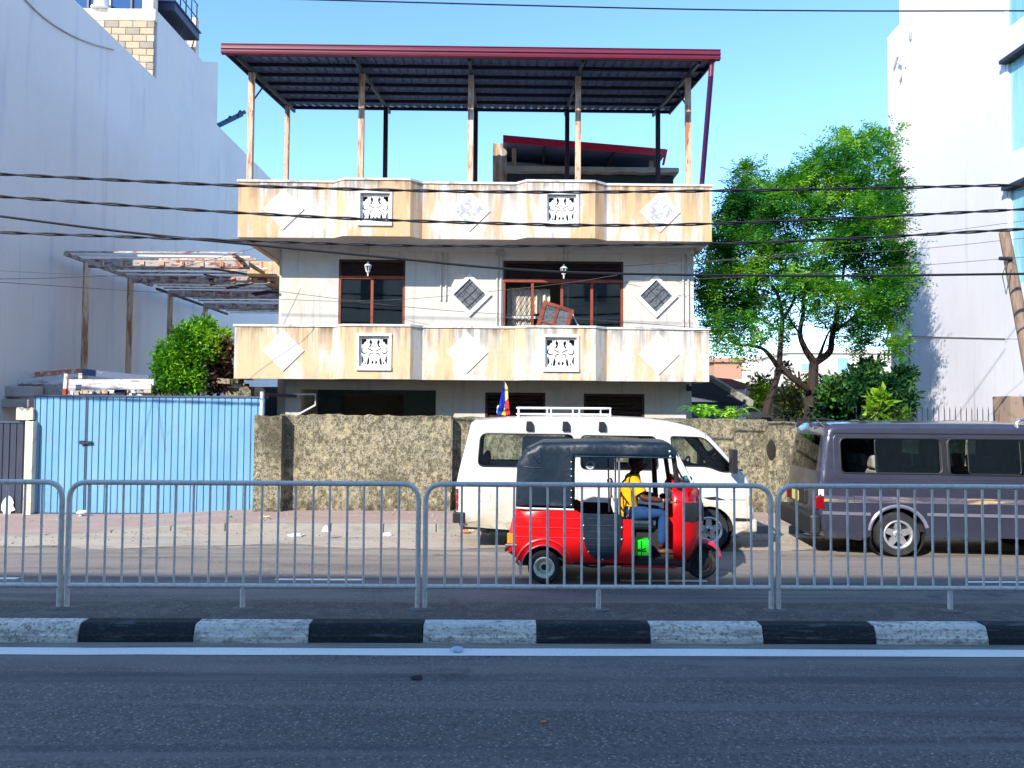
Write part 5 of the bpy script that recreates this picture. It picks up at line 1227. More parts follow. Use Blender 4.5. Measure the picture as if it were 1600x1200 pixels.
bot = V1((1150, 831)) + arch(ca1, ra, -8, 188) + V1((1060, 833), (915, 832)) + arch(ca2, ra, -6, 186) + V1((820, 828))
wA = rnd_poly(V1((752, 678), (897, 679), (897, 730), (748, 729)), [.1, .08, .08, .1]); wB = rnd_poly(V1((909, 680), (1027, 681), (1030, 733), (909, 732)), .08)
wC = rnd_poly(V1((1050, 680.5), (1103, 682), (1152, 734), (1130, 736), (1108, 727), (1055, 726)), [.04, .1, .06, .1, .12, .04])
wA, wB, wC = (dens(w_, .12, True) for w_ in (wA, wB, wC))
sh1 = Shell(rim, bot, 1.69, .075, lambda p: max(0, p[1] - 1.1) * .1, [wA, wB, wC])
ws0, ws1 = sh1.near(v1(1114, 682)), sh1.near(v1(1157, 731)); rw0, rw1 = sh1.near(v1(721, 728)), sh1.near(v1(733, 678))
mb = MB(); sh1.flank(mb, -1); sh1.flank(mb, 1)
sh1.cap(mb, 0, rw0 + 1); sh1.cap(mb, rw1, ws0 + 1); sh1.cap(mb, ws1, None)
for a, b in ((rw0, rw1 + 1), (ws0, ws1 + 1)): sh1.cap(mb, a, b, -1, -.88, 2); sh1.cap(mb, a, b, .88, 1, 2)
mb.build('body', WPAINT, van1, smooth=True, local=True)
mb = MB(); sh1.cap(mb, ws0, ws1 + 1, -.88, .88); mb.build('windscreen', CARGLASS, van1, smooth=True, local=True)
mb = MB(); sh1.cap(mb, rw0, rw1 + 1, -.88, .88); mb.build('rear_window', CARGLASS, van1, smooth=True, local=True)
for w_ in (wA, wB, wC): glaze(sh1, van1, w_, CARGLASS)
for q in (V1((818, 681), (894, 682), (894, 728), (816, 727)), V1((912, 683), (962, 683), (962, 730), (912, 729))):
    for sg in (-1,): mb = MB(); sh1.flank(mb, sg, -.03, dens(rnd_poly(q, .06), .12, True), (), .12); mb.build('sliding_pane', PALEGLASS, van1, smooth=True, local=True)
for sg in (-1, 1):
    for ln_, r_ in ((V1((741, 676), (1105, 677)), .004), (V1((1046, 678), (1046, 826)), .004), (V1((903, 677), (903, 826)), .004), (V1((1112, 687), (1160, 737), (1167, 760), (1168, 826)), .004), (V1((716, 760), (1160, 765)), .003)):
        sh1.line(ln_, r_, sg, .0).build('panel_seam', CONC, van1, local=True)
sh1.line(rrect(*v1(752, 0)[:1], v1(768, 0)[0], v1(0, 783)[1], v1(0, 767)[1], .02), .003, -1, 0, True).build('fuel_flap', CONC, van1, local=True)
decal(sh1, van1, V1((1098, 775), (1118, 773.5), (1136, 779), (1110, 778.5)), TRIM, 'stripe_flash'); decal(sh1, van1, V1((1140, 777), (1166, 777.5), (1166, 779), (1140, 779)), CONC, 'stripe_flash')
decal(sh1, van1, V1((1148, 806), (1172, 807), (1172, 811.5), (1150, 811.5)), TRIM, 'side_moulding'); decal(sh1, van1, V1((905, 806), (1066, 806), (1066, 811), (905, 811)), TRIM, 'side_moulding')
for x_, y_ in ((ca1[0], 1), (ca2[0], 1)):
    wheel(van1, x_, -.72, .315, .2, .2, 'alloy', -1); wheel(van1, x_, .72, .315, .2, .2, 'alloy', 1)
    for sg in (-1, 1): MB().lathe([(ra + .0, -.2), (ra + .0, .2)], (x_, sg * .6, .315), 'y', 32, False).build('wheel_well', UNDER, van1, local=True)
mb = MB(); mb.box(-2.15, 2.15, -.78, .78, .3, .42); mb.build('floor', UNDER, van1, local=True)
mb = MB(); xr_ = rim[0][0]; mb.box(xr_ - .1, xr_ + .09, -.86, .86, v1(0, 817)[1], v1(0, 800)[1]); mb.build('rear_bumper', TRIM, van1, bevel=.02, local=True)
mb = MB(); xf = v1(1180, 0)[0]; mb.box(xf - .18, xf + .04, -.83, .83, v1(0, 829)[1], v1(0, 808)[1]); mb.build('front_bumper', WPAINT, van1, bevel=.03, local=True)
for sg in (-1, 1):
    decal(sh1, van1, V1((714, 764), (718, 764), (718, 798), (714.5, 798)), LAMPRED, 'tail_lamp', (sg,), .008)
    decal(sh1, van1, V1((1170, 772), (1177, 772), (1178.5, 787), (1170, 787)), LAMPAMB, 'indicator', (sg,), .01)
    decal(sh1, van1, V1((1170, 788), (1178.7, 788), (1179.5, 800), (1170, 800)), LAMPCLR, 'head_lamp', (sg,), .008)
    x_, z_ = v1(1143, 717); m_ = MB(); m_.box(x_ - .05, x_ + .03, sg * 1.0 - .09, sg * 1.0 + .09, z_ - .18, z_ + .17); m_.tube([(x_, sg * .95, z_ + .12), (x_ - .02, sg * .8, z_ + .15)], .012, 6); m_.tube([(x_, sg * .95, z_ - .14), (x_ + .05, sg * .8, z_ - .16)], .012, 6)
    m_.build('wing_mirror', TRIM, van1, bevel=.02, local=True)
    MB().box(v1(1058, 0)[0], v1(1070, 0)[0], sg * (sh1.W / 2 + .001), sg * (sh1.W / 2 + .022), v1(0, 765)[1], v1(0, 760)[1]).build('door_handle', TRIM, van1, bevel=.006, local=True)
MB().obox((v1(1165, 742)[0], -.3, v1(0, 741)[1] + .06), (.02, .5, .015), (0, .7, .2)).build('wiper', TRIM, van1, local=True)
for xx, m_ in ((-1.5, SEATD), (-.75, SEATG), (.05, SEATG)): seat(van1, xx, .05, .72, 1.3, .5, m_)
for sy in (-.4, .4): seat(van1, 1.05, sy, .78, .5, .55, SEATD)
mb = MB(); mb.box(1.35, 1.9, -.72, .72, .6, 1.18); mb.build('dashboard', SEATD, van1, bevel=.05, local=True)
MB().tube([(1.3 + .06 * math.cos(t_ * .35), -.4 + .19 * math.sin(t_ * .35), 1.22 + .17 * math.cos(t_ * .35)) for t_ in range(18)], .014, 6, True).build('steering_wheel', TRIM, van1, smooth=True, local=True)
MB().box(-1.9, 1.2, -.62, .62, 1.935, 1.945).build('headlining', SEATG, van1, local=True)
# roof rack, its own thing clamped to the roof
rk = thing('roof_rack', 'white tubular roof rack on black clamps on the white van', 'roof rack', (van1.location.x - .6, van1.location.y, 1.97), R(-.8))
mv = Matrix.Translation(van1.location) @ Matrix.Rotation(R(-.8), 4, 'Z'); rk.location = mv @ Vector((v1(884, 0)[0], 0, 1.95))
ox = v1(884, 0)[0]; oz = 1.95
def K(px, py): p = v1(px, py); return (p[0] - ox, p[1] - oz)
for zz, r_ in ((K(0, 637)[1], .014), (K(0, 647)[1], .014), (K(0, 657)[1], .02)):
    g = 0 if zz < .06 else .06
    pts = rnd_poly([(K(803, 0)[0] + g, -.66), (K(966, 0)[0] - g, -.66), (K(966, 0)[0] - g, .62), (K(803, 0)[0] + g, .62)], .14, 5)
    MB().tube([(p[0], p[1], zz) for p in pts], r_, 8, True).build('rail', WHITEMETAL, rk, smooth=True, local=True)
for k in range(9): x_ = K(808 + 19 * k, 0)[0]; MB().box(x_ - .02, x_ + .02, -.64, .6, K(0, 659)[1], K(0, 656)[1]).build('slat', WHITEMETAL, rk, local=True)
for x_, y_ in [(K(p, 0)[0], yy) for p in (812, 863, 908, 957) for yy in (-.66, .62)]: MB().tube([(x_, y_, K(0, 657)[1]), (x_, y_, K(0, 637)[1])], .012, 6).build('upright', WHITEMETAL, rk, local=True)
for p in (829, 886, 943):
    for sg in (-1, 1):
        x_ = K(p, 0)[0]; MB().prism([(x_ - .06, K(0, 673)[1]), (x_ + .06, K(0, 673)[1]), (x_ + .05, K(0, 663)[1]), (x_ + .03, K(0, 658)[1]), (x_ - .05, K(0, 658)[1])], 'y', sg * .77 - .05, sg * .77 + .03).build('clamp', TRIM, rk, bevel=.01, local=True)

# ---------------- purple van
S2 = 108.0
def v2(px, py): return ((px - 1404) / S2, (867 - py) / S2)
def V2(*pts): return [v2(*p) for p in pts]
rot2 = R(-5.5); P2 = at(1404, 833, 11.1); o2 = Matrix.Rotation(rot2, 3, 'Z') @ Vector((0, .845, 0))
van2 = thing('purple_van', 'dark purple van with tinted windows parked at the right edge', 'van', (P2.x + o2.x, P2.y + o2.y, 0), rot2)
PPAINT = mat('purple_van_paint', srgb(62, 63, 80), .3, .35, [('noise', (1, 1, 3), srgb(76, 76, 94), .4, .7, .5), ('noise', (5, 5, 12), srgb(108, 98, 96), .56, .72, .5, (.6, .3))], None, 'obj', .5, .7)
rim = V2((1296, 838), (1287, 826), (1284, 800), (1284, 760), (1287, 735), (1294, 690), (1299, 668), (1306, 661.5), (1340, 659), (1420, 657.5), (1560, 657.5), (1650, 660), (1690, 668), (1706, 677), (1722, 696), (1758, 742), (1776, 756), (1788, 772), (1792, 800), (1790, 826), (1782, 840))
c2a, c2b = v2(1404, 832), v2(1672, 832); ra2 = .385
bot = V2((1716, 838)) + arch(c2b, ra2, -5, 185) + V2((1626, 836), (1446, 832)) + arch(c2a, ra2, -2, 184) + V2((1345, 842))
wA = rrect(v2(1318, 0)[0], v2(1472, 0)[0], v2(0, 737)[1], v2(0, 682)[1], .09); wB = rrect(v2(1481, 0)[0], v2(1612, 0)[0], v2(0, 738)[1], v2(0, 682)[1], .09)
wC = dens(rnd_poly(V2((1624, 682), (1690, 683), (1738, 736), (1624, 738)), [.06, .1, .06, .06]), .12, True)
sh2 = Shell(rim, bot, 1.69, .08, lambda p: max(0, p[1] - 1.1) * .1, [wA, wB, wC])
ws0, ws1 = sh2.near(v2(1706, 677)), sh2.near(v2(1757, 741)); rw0, rw1 = sh2.near(v2(1287, 735)), sh2.near(v2(1297, 674))
mb = MB(); sh2.flank(mb, -1); sh2.flank(mb, 1); sh2.cap(mb, 0, rw0 + 1); sh2.cap(mb, rw1, ws0 + 1); sh2.cap(mb, ws1, None)
for a, b in ((rw0, rw1 + 1), (ws0, ws1 + 1)): sh2.cap(mb, a, b, -1, -.86, 2); sh2.cap(mb, a, b, .86, 1, 2)
mb.build('body', PPAINT, van2, smooth=True, local=True)
mb = MB(); sh2.cap(mb, ws0, ws1 + 1, -.86, .86); mb.build('windscreen', CARGLASS, van2, smooth=True, local=True)
mb = MB(); sh2.cap(mb, rw0, rw1 + 1, -.86, .86); mb.build('rear_window', TINT, van2, smooth=True, local=True)
# sliding panes: one half of each window is tinted glass, the other stands open
for w_, x0, x1 in ((wA, 1372, 1470), (wB, 1512, 1590)):
    if w_ is wA: glaze(sh2, van2, wA, TINT, 'far_window', False, (1,))
    for sg in (-1, 1):
        sh2.line(w_, .012, sg, -.001, True).build('window_rubber', TRIM, van2, local=True, smooth=True)
        q = rrect(v2(x0, 0)[0], v2(x1, 0)[0], v2(0, 736)[1], v2(0, 683)[1], .05); mb = MB(); sh2.flank(mb, sg, -.016, q, (), .12); g = mb.build('sliding_pane', TINT, van2, smooth=True, local=True)
        sh2.line(q, .008, sg, -.016, True).build('pane_edge', TRIM, g, local=True)
glaze(sh2, van2, wC, TINT)
for a, b in ((1469, 1484), (1609, 1627)): decal(sh2, van2, V2((a, 681), (b, 681), (b, 739), (a, 739)), TRIM, 'pillar_trim', (-1, 1), .004)
sh2.line(rrect(v2(1308, 0)[0], v2(1618, 0)[0], v2(0, 745)[1], v2(0, 675)[1], .12), .007, -1, -.002, True).build('window_surround', PPAINT, van2, local=True, smooth=True)
BAND = mat('gold_reflection_decal', srgb(92, 90, 106), .35, layers=[('noise', (1.2, 1, 12), srgb(196, 166, 110), .5, .62, .9), ('noise', (2, 1, 20), srgb(70, 60, 80), .52, .62, .8)], coords='obj', coat=.5)  # stripe decal with a gold reflection painted into its streaks
decal(sh2, van2, V2((1290, 771), (1780, 769), (1780, 783), (1440, 783), (1368, 783), (1290, 783)), BAND, 'side_decal', (-1, 1))
LGREY = paint('light_moulding_paint', srgb(112, 111, 126))
for sg in (-1, 1):
    for a, b in ((1289, 1362), (1447, 1626), (1718, 1786)): decal(sh2, van2, V2((a, 797), (b, 798), (b, 803), (a, 802)), LGREY, 'side_moulding', (sg,), .012)
    for c_ in (c2a, c2b): sh2.line(arch(c_, ra2 + .028, 15, 172), .028, sg, -.01).build('arch_flare', LGREY, van2, local=True, smooth=True)
    decal(sh2, van2, V2((1290, 804), (1360, 805), (1356, 838), (1300, 838)), PPAINT, 'lower_panel', (sg,), .008)
    sh2.line(V2((1300, 674), (1700, 674)), .01, sg, .0).build('drip_rail', TRIM, van2, local=True)
    sh2.line(V2((1290, 753), (1785, 757)), .005, sg, .0).build('body_crease', PPAINT, van2, local=True)
    sh2.line(V2((1476, 678), (1476, 826)), .004, sg, .0).build('panel_seam', TRIM, van2, local=True); sh2.line(V2((1618, 678), (1618, 826)), .004, sg, .0).build('panel_seam', TRIM, van2, local=True)
    for c_ in (c2a, c2b):
        wheel(van2, c_[0], sg * .73, .325, .22, .205, 'alloy', sg); MB().lathe([(ra2, -.2), (ra2, .2)], (c_[0], sg * .6, .325), 'y', 32, False).build('wheel_well', UNDER, van2, local=True)
    q = V2((1284.5, 763), (1291, 763), (1291, 773), (1284.3, 773)); decal(sh2, van2, q, LAMPCLR, 'tail_lamp', (sg,), .012)
    q = V2((1284.3, 774), (1291, 774), (1291, 794), (1284.2, 794)); decal(sh2, van2, q, LAMPRED, 'tail_lamp', (sg,), .012)
    x_ = rim[3][0]; m_ = MB().box(x_ - .035, x_ + .05, sg * .77 - .05, sg * .77 + .02, v2(0, 794)[1], v2(0, 774)[1]).build('rear_lamp', LAMPRED, van2, bevel=.015, local=True)
sh2.line(rrect(v2(1322, 0)[0], v2(1338, 0)[0], v2(0, 788)[1], v2(0, 773)[1], .03), .004, -1, .0, True).build('fuel_flap', TRIM, van2, local=True)
x_ = rim[2][0]
mb = MB(); mb.box(x_ - .13, x_ + .03, -.84, .84, v2(0, 836)[1], v2(0, 803)[1]); mb.build('rear_bumper', TRIM, van2, bevel=.04, local=True)
MB().box(x_ - .075, x_ - .06, -.02, .3, v2(0, 790)[1], v2(0, 774)[1]).build('number_plate', mat('yellow_plate', srgb(226, 196, 110), .5), van2, local=True)
MB().box(x_ - .06, x_ + .02, -.3, .55, v2(0, 793)[1], v2(0, 768)[1]).build('tailgate_recess', TRIM, van2, bevel=.02, local=True)
MB().tube([(rim[5][0] - .05, -.1, 1.3), (rim[5][0] - .02, .1, 1.55)], .008, 5).build('rear_wiper', TRIM, van2, local=True)
for k, yy in enumerate((-.6, -.2, .3)):
    MB().tube(catmull([(rim[7][0] - .03 - .08 * k, yy, 1.86), (rim[7][0] - .12, yy + .1, 1.98), (rim[7][0] + .15, yy + .15, 1.97)], 5), .014, 6).build('roof_cord', TRIM, van2, local=True)
MB().box(-1.0, 3.3, -.78, .78, .36, .46).build('floor', UNDER, van2, local=True)
for xx, m_ in ((.1, SEATG), (.95, SEATG), (1.75, SEATG)): seat(van2, xx, .05, .75, 1.3, .5, m_)
for sy in (-.4, .4): seat(van2, 2.5, sy, .78, .5, .55, SEATG)
MB().box(-.8, 2.7, -.62, .62, 1.9, 1.91).build('headlining', SEATD, van2, local=True)
MB().box(2.75, 3.2, -.72, .72, .6, 1.18).build('dashboard', SEATD, van2, bevel=.05, local=True)
mb = MB(); xf = v2(1792, 0)[0]; mb.box(xf - .2, xf + .05, -.84, .84, .32, .58); mb.build('front_bumper', TRIM, van2, bevel=.04, local=True)
hx = v2(1588, 0)[0]
for k in range(2): MB().tube(catmull([(hx + .9 * k, -.74, 1.86), (hx + .01 + .9 * k, -.73, 1.97), (hx + .12 + .9 * k, -.7, 2.0), (hx + .5 + .9 * k, -.7, 2.0)], 5), .025, 8).build('roof_rail', CHROME, van2, local=True, smooth=True)
# ---------------- three-wheeler
S3 = 129.5
def v3(px, py): return ((px - 850) / S3, (911 - py) / S3)
def V3(*pts): return [v3(*p) for p in pts]
HW = .6
rot3 = R(-6); P3 = at(850, 887, 9.25); o3 = Matrix.Rotation(rot3, 3, 'Z') @ Vector((0, HW, 0))
tuk = thing('three_wheeler', 'red three-wheeled auto rickshaw with black vinyl hood driving past the white van', 'auto rickshaw', (P3.x + o3.x, P3.y + o3.y, 0), rot3)
REDP = paint('red_rickshaw_paint', srgb(206, 10, 14), [('noise', (2, 2, 5), srgb(176, 6, 12), .4, .7, .6), ('noise', (9, 9, 16), srgb(120, 30, 24), .6, .74, .5, (.42, .26))], .32, .35)
PINK = paint('faded_red_fender', srgb(190, 36, 66), [('noise', 6, srgb(160, 24, 50), .45, .7, .6)])
VINYL = mat('black_vinyl', srgb(14, 32, 48), .45, layers=[('noise', 5, srgb(22, 46, 64), .45, .7, .5)], coords='obj', bump=(5, .35, .03), spec=.45)
STUD = mat('white_stud', (.8, .8, .8), .4); BEAD = mat('pale_beading', (.7, .71, .73), .4)
ar = v3(850, 885)
rimb = V3((800, 868), (793, 864), (791.5, 848), (796, 826), (802, 800), (806, 794.5))
botb = V3((860, 795.5), (900, 796), (907, 800), (909.5, 815), (911, 842), (916, 858), (926, 867), (950, 868), (962, 863), (968, 850), (970, 808), (985, 808), (988, 815), (989, 866), (984, 875), (905, 875)) + arch(ar, .265, 12, 168)
body = Shell(rimb, botb, 2 * HW, .07, None, (), .1)
mb = MB(); body.flank(mb, -1); body.flank(mb, 1); body.cap(mb, crown=.02); ob = mb.build('body', REDP, tuk, smooth=True, local=True)
for sg in (-1, 1):
    for py in (808, 823, 838): body.line(V3((808 if py < 836 else 804, py), (905, py + .5)), .007, sg, -.001).build('pressed_rib', REDP, ob, local=True, smooth=True)
    body.line(arch(ar, .335, 10, 172), .02, sg, -.006).build('fender_lip', REDP, ob, local=True, smooth=True); body.line(arch(ar, .268, 8, 172), .01, sg, .0).build('fender_lip', PINK, ob, local=True, smooth=True)
    body.line(V3((807, 793.5), (896, 794.5)), .011, sg, .004).build('beading', BEAD, ob, local=True, smooth=True)
    # side door apron
    q = dens(rnd_poly(V3((909, 800), (969.5, 801), (969, 845), (960, 866), (944, 871), (930, 870), (916, 858), (911, 840)), [.02, .02, .06, .08, .04, .05, .06, .04]), .1, True)
    v_, f_ = fill2d(q); mb = MB().add([(p[0], sg * (HW + .012), p[1]) for p in v_], f_); d_ = mb.build('side_apron', VINYL, tuk, local=True)
    sd = d_.modifiers.new('solidify', 'SOLIDIFY'); sd.thickness = .02; sd.offset = 0
    for k in range(6): body.line(V3((916, 808 + 10 * k), (963, 808 + 10 * k)), .005, sg, .022).build('apron_rib', VINYL, d_, local=True)
    for p in ((910.5, 818), (911.5, 838), (918, 858), (940, 869.5), (969, 820), (969, 838)): x_, z_ = v3(*p); MB().lathe([(0, -.008), (.008, -.004), (.01, .004)], (x_, sg * (HW + .022), z_), 'y', 8).build('apron_stud', STUD, d_, local=True)
    # windscreen posts, partition bars
    a, b = v3(1049, 710), v3(1056, 758); MB().tube([(a[0], sg * .5, a[1]), (b[0], sg * .47, b[1])], .03, 8).build('windscreen_post', TRIM, tuk, local=True, smooth=True)
    a, b = v3(965.5, 712), v3(965.5, 806); MB().tube([(a[0], sg * .53, a[1]), (b[0], sg * .53, b[1])], .013, 8).build('partition_bar', CHROME, tuk, local=True, smooth=True)
# hood
rimh = rnd_poly(V3((804.5, 793), (805, 760), (806.5, 724), (819, 704), (843, 691.5), (915, 689.5), (1000, 689), (1038, 689.5), (1048, 695), (1055, 706)), .03, 3, closed=False)
both = V3((1051, 713), (1040, 713.5), (960, 713), (900, 712.5), (896.5, 716), (895.5, 750), (896, 792.5))
hood = Shell(rimh, both, 2 * HW - .01, .07, lambda p: .01 * math.sin(p[0] * 9), (), .07)
mb = MB(); hood.flank(mb, -1); hood.flank(mb, 1); hood.cap(mb, crown=.018, n=14); hd = mb.build('hood', VINYL, tuk, smooth=True, local=True)
sd = hd.modifiers.new('solidify', 'SOLIDIFY'); sd.thickness = .012
for sg in (-1, 1):
    hood.line(V3((806, 727), (832, 731), (846, 731), (843, 700)), .01, sg, -.004).build('hood_seam', VINYL, hd, local=True, smooth=True); hood.line(V3((826, 704), (842, 724)), .012, sg, -.004).build('hood_fold', VINYL, hd, local=True, smooth=True)
    hood.line(V3((888, 700), (888, 712)), .012, sg, -.006).build('hood_fold', VINYL, hd, local=True, smooth=True); hood.line(V3((897, 712.5), (1049, 713)), .012, sg, -.002).build('hood_hem', VINYL, hd, local=True, smooth=True)
    for k in range(7): x_, z_ = v3(891.5 + .4 * k / 7, 721 + 11 * k); MB().lathe([(0, -.008), (.007, -.004), (.008, .004)], (x_, sg * (hood.y((x_, z_)) + .01), z_), 'y', 8).build('hood_stud', STUD, hd, local=True)
    for p in ((1042, 703), (1043, 711)): x_, z_ = v3(*p); MB().lathe([(0, -.008), (.01, -.004), (.012, .004)], (x_, sg * (hood.y((x_, z_)) + .008), z_), 'y', 8).build('hood_stud', STUD, hd, local=True)
# nose
rimn = V3((1050, 750), (1062, 755), (1082, 763), (1091, 772), (1095, 790), (1096, 815), (1093, 838), (1086, 858), (1072, 877), (1062, 881))
botn = V3((1050, 882), (1048, 860), (1048, 800), (1048, 762))
nose = Shell(rimn, botn, 1.06, .3, None, (), .06)
mb = MB(); nose.flank(mb, -1); nose.flank(mb, 1); nose.cap(mb, crown=.06); ns_ = mb.build('nose', REDP, tuk, smooth=True, local=True)
i0, i1 = nose.near(v3(1094, 784)), nose.near(v3(1096, 814)); mb = MB(); nose.cap(mb, i0, i1 + 1, crown=.06, off=.006); mb.build('nose_gap_band', TRIM, ns_, smooth=True, local=True)  # added black band stands in for the gap and shaded wheel well behind
for sg in (-1, 1):
    mb = MB(); nose.flank(mb, sg, .005, V3((1066, 783), (1080, 782), (1094.5, 785), (1095.6, 813), (1080, 814), (1066, 811)), (), .05); mb.build('nose_gap_band', TRIM, ns_, smooth=True, local=True)
    mb = MB(); nose.flank(mb, sg, .006, V3((1072, 767), (1086, 769), (1092, 776), (1092, 782), (1072, 780)), (), .04); mb.build('indicator', LAMPRED, ns_, smooth=True, local=True)
    nose.line(V3((1049, 782), (1069, 782)), .004, sg, .0).build('nose_seam', TRIM, ns_, local=True)
x_, z_ = v3(1098, 798); MB().lathe([(0, .05), (.06, .04), (.085, .0), (.085, -.08)], (x_, 0, z_), 'x', 20).build('head_lamp', LAMPCLR, ns_, local=True, smooth=True)
a, b = v3(1054, 706), v3(1080, 758)
n = 10; vs_ = []
for i in range(5):
    for k in range(n + 1):
        t = i / 4; u = -1 + 2 * k / n; vs_.append((a[0] + (b[0] - a[0]) * t + .06 * (1 - u * u), u * (.5 - .0 * t), a[1] + (b[1] - a[1]) * t))
mb = MB().add(vs_, [(i * (n + 1) + k, i * (n + 1) + k + 1, (i + 1) * (n + 1) + k + 1, (i + 1) * (n + 1) + k) for i in range(4) for k in range(n)])
ws_ = mb.build('windscreen', glass('rickshaw_windscreen', (.3, .68, .72), .16), tuk, smooth=True, local=True)
for sg in (-1, 1): MB().tube([(a[0], sg * .5, a[1]), (b[0], sg * .5, b[1])], .012, 8).build('windscreen_edge', BEAD, ws_, local=True)
MB().tube([(b[0] + .06 * (1 - u * u), u * .5, b[1]) for u in [i / 6 - 1 for i in range(13)]], .018, 8).build('windscreen_base', TRIM, ws_, local=True)
x_, z_ = v3(1074, 748); MB().blob((x_, -.3, z_), (.06, .04, .045)).build('dash_ornament', mat('teal_ornament', srgb(20, 90, 116), .5), tuk, local=True, smooth=True)
# floor, sill, chassis, wheels
def tb(name, px0, px1, py0, py1, y0, y1, m_, bevel=.01, par=None):
    a, b = v3(px0, py1), v3(px1, py0); return MB().box(a[0], b[0], y0, y1, a[1], b[1]).build(name, m_, par or tuk, bevel=bevel, local=True)
tb('floor', 880, 1062, 872, 880, -.57, .57, UNDER); tb('sill', 968, 1052, 878.5, 881.5, -.59, -.572, REDP, 0); tb('sill', 968, 1052, 878.5, 881.5, .572, .59, REDP, 0)
tb('engine', 806, 880, 866, 888, -.38, .38, UNDER); tb('rear_axle', 846, 854, 880, 890, -.5, .5, UNDER, 0)
x_, z_ = v3(930, 880); MB().tube(catmull([(x_ - .25, -.35, z_ + .02), (x_ - .1, -.37, z_ - .05), (x_ + .08, -.36, z_ - .045), (x_ + .25, -.33, z_ + .02)], 5), .012, 6).build('brake_cable', TRIM, tuk, local=True, smooth=True)
for sg in (-1, 1): wheel(tuk, ar[0], sg * (HW - .075), .2, .12, .125, 'steel', sg)
fx, fz = v3(1101, 0)[0], .2
style_mat['dark'] = TRIM; wheel(tuk, fx, 0, .2, .11, .125, 'dark', -1)
for sg in (-1, 1): MB().lathe([(.1, sg * .05), (.09, sg * .058), (.04, sg * .066), (0, sg * .07)], (fx, 0, .2), 'y', 20).build('front_hub_cover', TRIM, tuk, local=True, smooth=True)
MB().tube([(fx - .12, 0, .55), (fx - .03, .09, .3), (fx, .09, .2)], .03, 8).build('fork', TRIM, tuk, local=True, smooth=True)
MB().box(v3(1066, 0)[0], v3(1078, 0)[0], -.3, -.26, v3(0, 893)[1], v3(0, 878)[1]).build('mud_flap', TRIM, tuk, local=True)
mb = MB(); n = 14; vs_ = []
for i in range(n + 1):
    an = R(8 + 138 * i / n); rr_ = .245 + .03 * math.sin(math.pi * i / n)
    for k in range(7):
        u = -1 + k / 3; vs_.append((fx + (rr_ - .05 * u * u) * math.cos(an) * 1.05, u * .11, fz + (rr_ - .05 * u * u) * math.sin(an) + .03))
mb.add(vs_, [(i * 7 + k, i * 7 + k + 1, (i + 1) * 7 + k + 1, (i + 1) * 7 + k) for i in range(n) for k in range(6)]); fe = mb.build('front_fender', PINK, tuk, smooth=True, local=True)
sd = fe.modifiers.new('solidify', 'SOLIDIFY'); sd.thickness = .008
# lamps, bumper, seats, bars
for sg in (-1, 1):
    tb('tail_lamp', 792.5, 803, 833, 849, sg * HW - .05 if sg > 0 else -HW - .006, HW + .006 if sg > 0 else -HW + .05, LAMPAMB); tb('bumper_tip', 790, 808, 850, 852.5, sg * HW - .012, sg * HW + .02, CHROME, .003)
    a, b = v3(812, 872), v3(811, 905); MB().prism([(a[0] - .02, a[1]), (a[0] + .04, a[1]), (b[0] + .02, b[1] + .02), (b[0] + .005, b[1])], 'y', sg * .52 - .004, sg * .52 + .004).build('mud_flap', BEAD, tuk, local=True)
tb('rear_bumper', 788, 792, 856, 862, -HW + .02, HW - .02, TRIM)
tb('rear_seat', 850, 900, 812, 845, -.54, .54, VINYL, .04); tb('rear_seat_back', 822, 850, 770, 820, -.54, .54, VINYL, .04)
tb('driver_seat', 974, 1022, 815, 831, -.24, .24, VINYL, .04); tb('seat_base', 990, 1034, 831, 872, -.16, .24, UNDER, .02); tb('seat_backrest', 958, 964, 772, 802, -.22, .22, VINYL, .02)
x_, z_ = v3(958, 0)[0], 0
for k in range(6): z0, z1 = v3(0, 800)[1], v3(0, 758)[1]; yy = -.5 + .2 * k; MB().tube([(x_, yy, z0), (x_, yy + .1, z1)], .009, 6).build('partition_mesh', BEAD, tuk, local=True); MB().tube([(x_, yy + .1, z0), (x_, yy, z1)], .009, 6).build('partition_mesh', BEAD, tuk, local=True)
for py in (758, 780, 800): MB().tube([(x_, -.55, v3(0, py)[1]), (x_, .55, v3(0, py)[1])], .012, 6).build('partition_rail', TRIM, tuk, local=True)
a, b = v3(949, 716), v3(951, 800); MB().tube([(a[0], -.42, a[1]), (b[0], -.42, b[1])], .012, 6).build('hanging_strap', TRIM, tuk, local=True)
x_, z_ = v3(951, 751); MB().tube([(x_ + .025 * math.cos(t), -.43, z_ + .025 * math.sin(t)) for t in [k * math.pi / 5 for k in range(10)]], .008, 6, True).build('strap_ring', TRIM, tuk, local=True)
x_, z_ = v3(921, 727); MB().tube([(x_ + .045 * math.cos(t), -.44, z_ + .045 * math.sin(t)) for t in [k * math.pi / 8 for k in range(16)]], .009, 6, True).build('grab_ring', BEAD, tuk, local=True, smooth=True)
MB().tube([(x_, -.44, z_ + .045), (x_, -.44, z_ + .12)], .006, 5).build('grab_strap', TRIM, tuk, local=True)
for yy in (-.45, 0, .45):
    a, b = v3(820, 697), v3(1046, 696); MB().tube([(a[0], yy, a[1] - .03), (b[0], yy, b[1] - .03)], .014, 6).build('hood_bow', TRIM, tuk, local=True)
hx, hz = v3(1046, 783)
MB().tube(catmull([(hx - .03, -.34, hz), (hx + .02, -.2, hz + .02), (hx + .05, 0, hz - .01), (hx + .02, .2, hz + .02), (hx - .03, .34, hz)], 4), .016, 8).build('handlebar', TRIM, tuk, local=True, smooth=True)
MB().tube([(hx + .05, 0, hz), (fx - .12, 0, .55)], .03, 8).build('steering_column', TRIM, tuk, local=True)
tb('dashboard', 1046, 1060, 764, 780, -.42, .42, TRIM, .02)
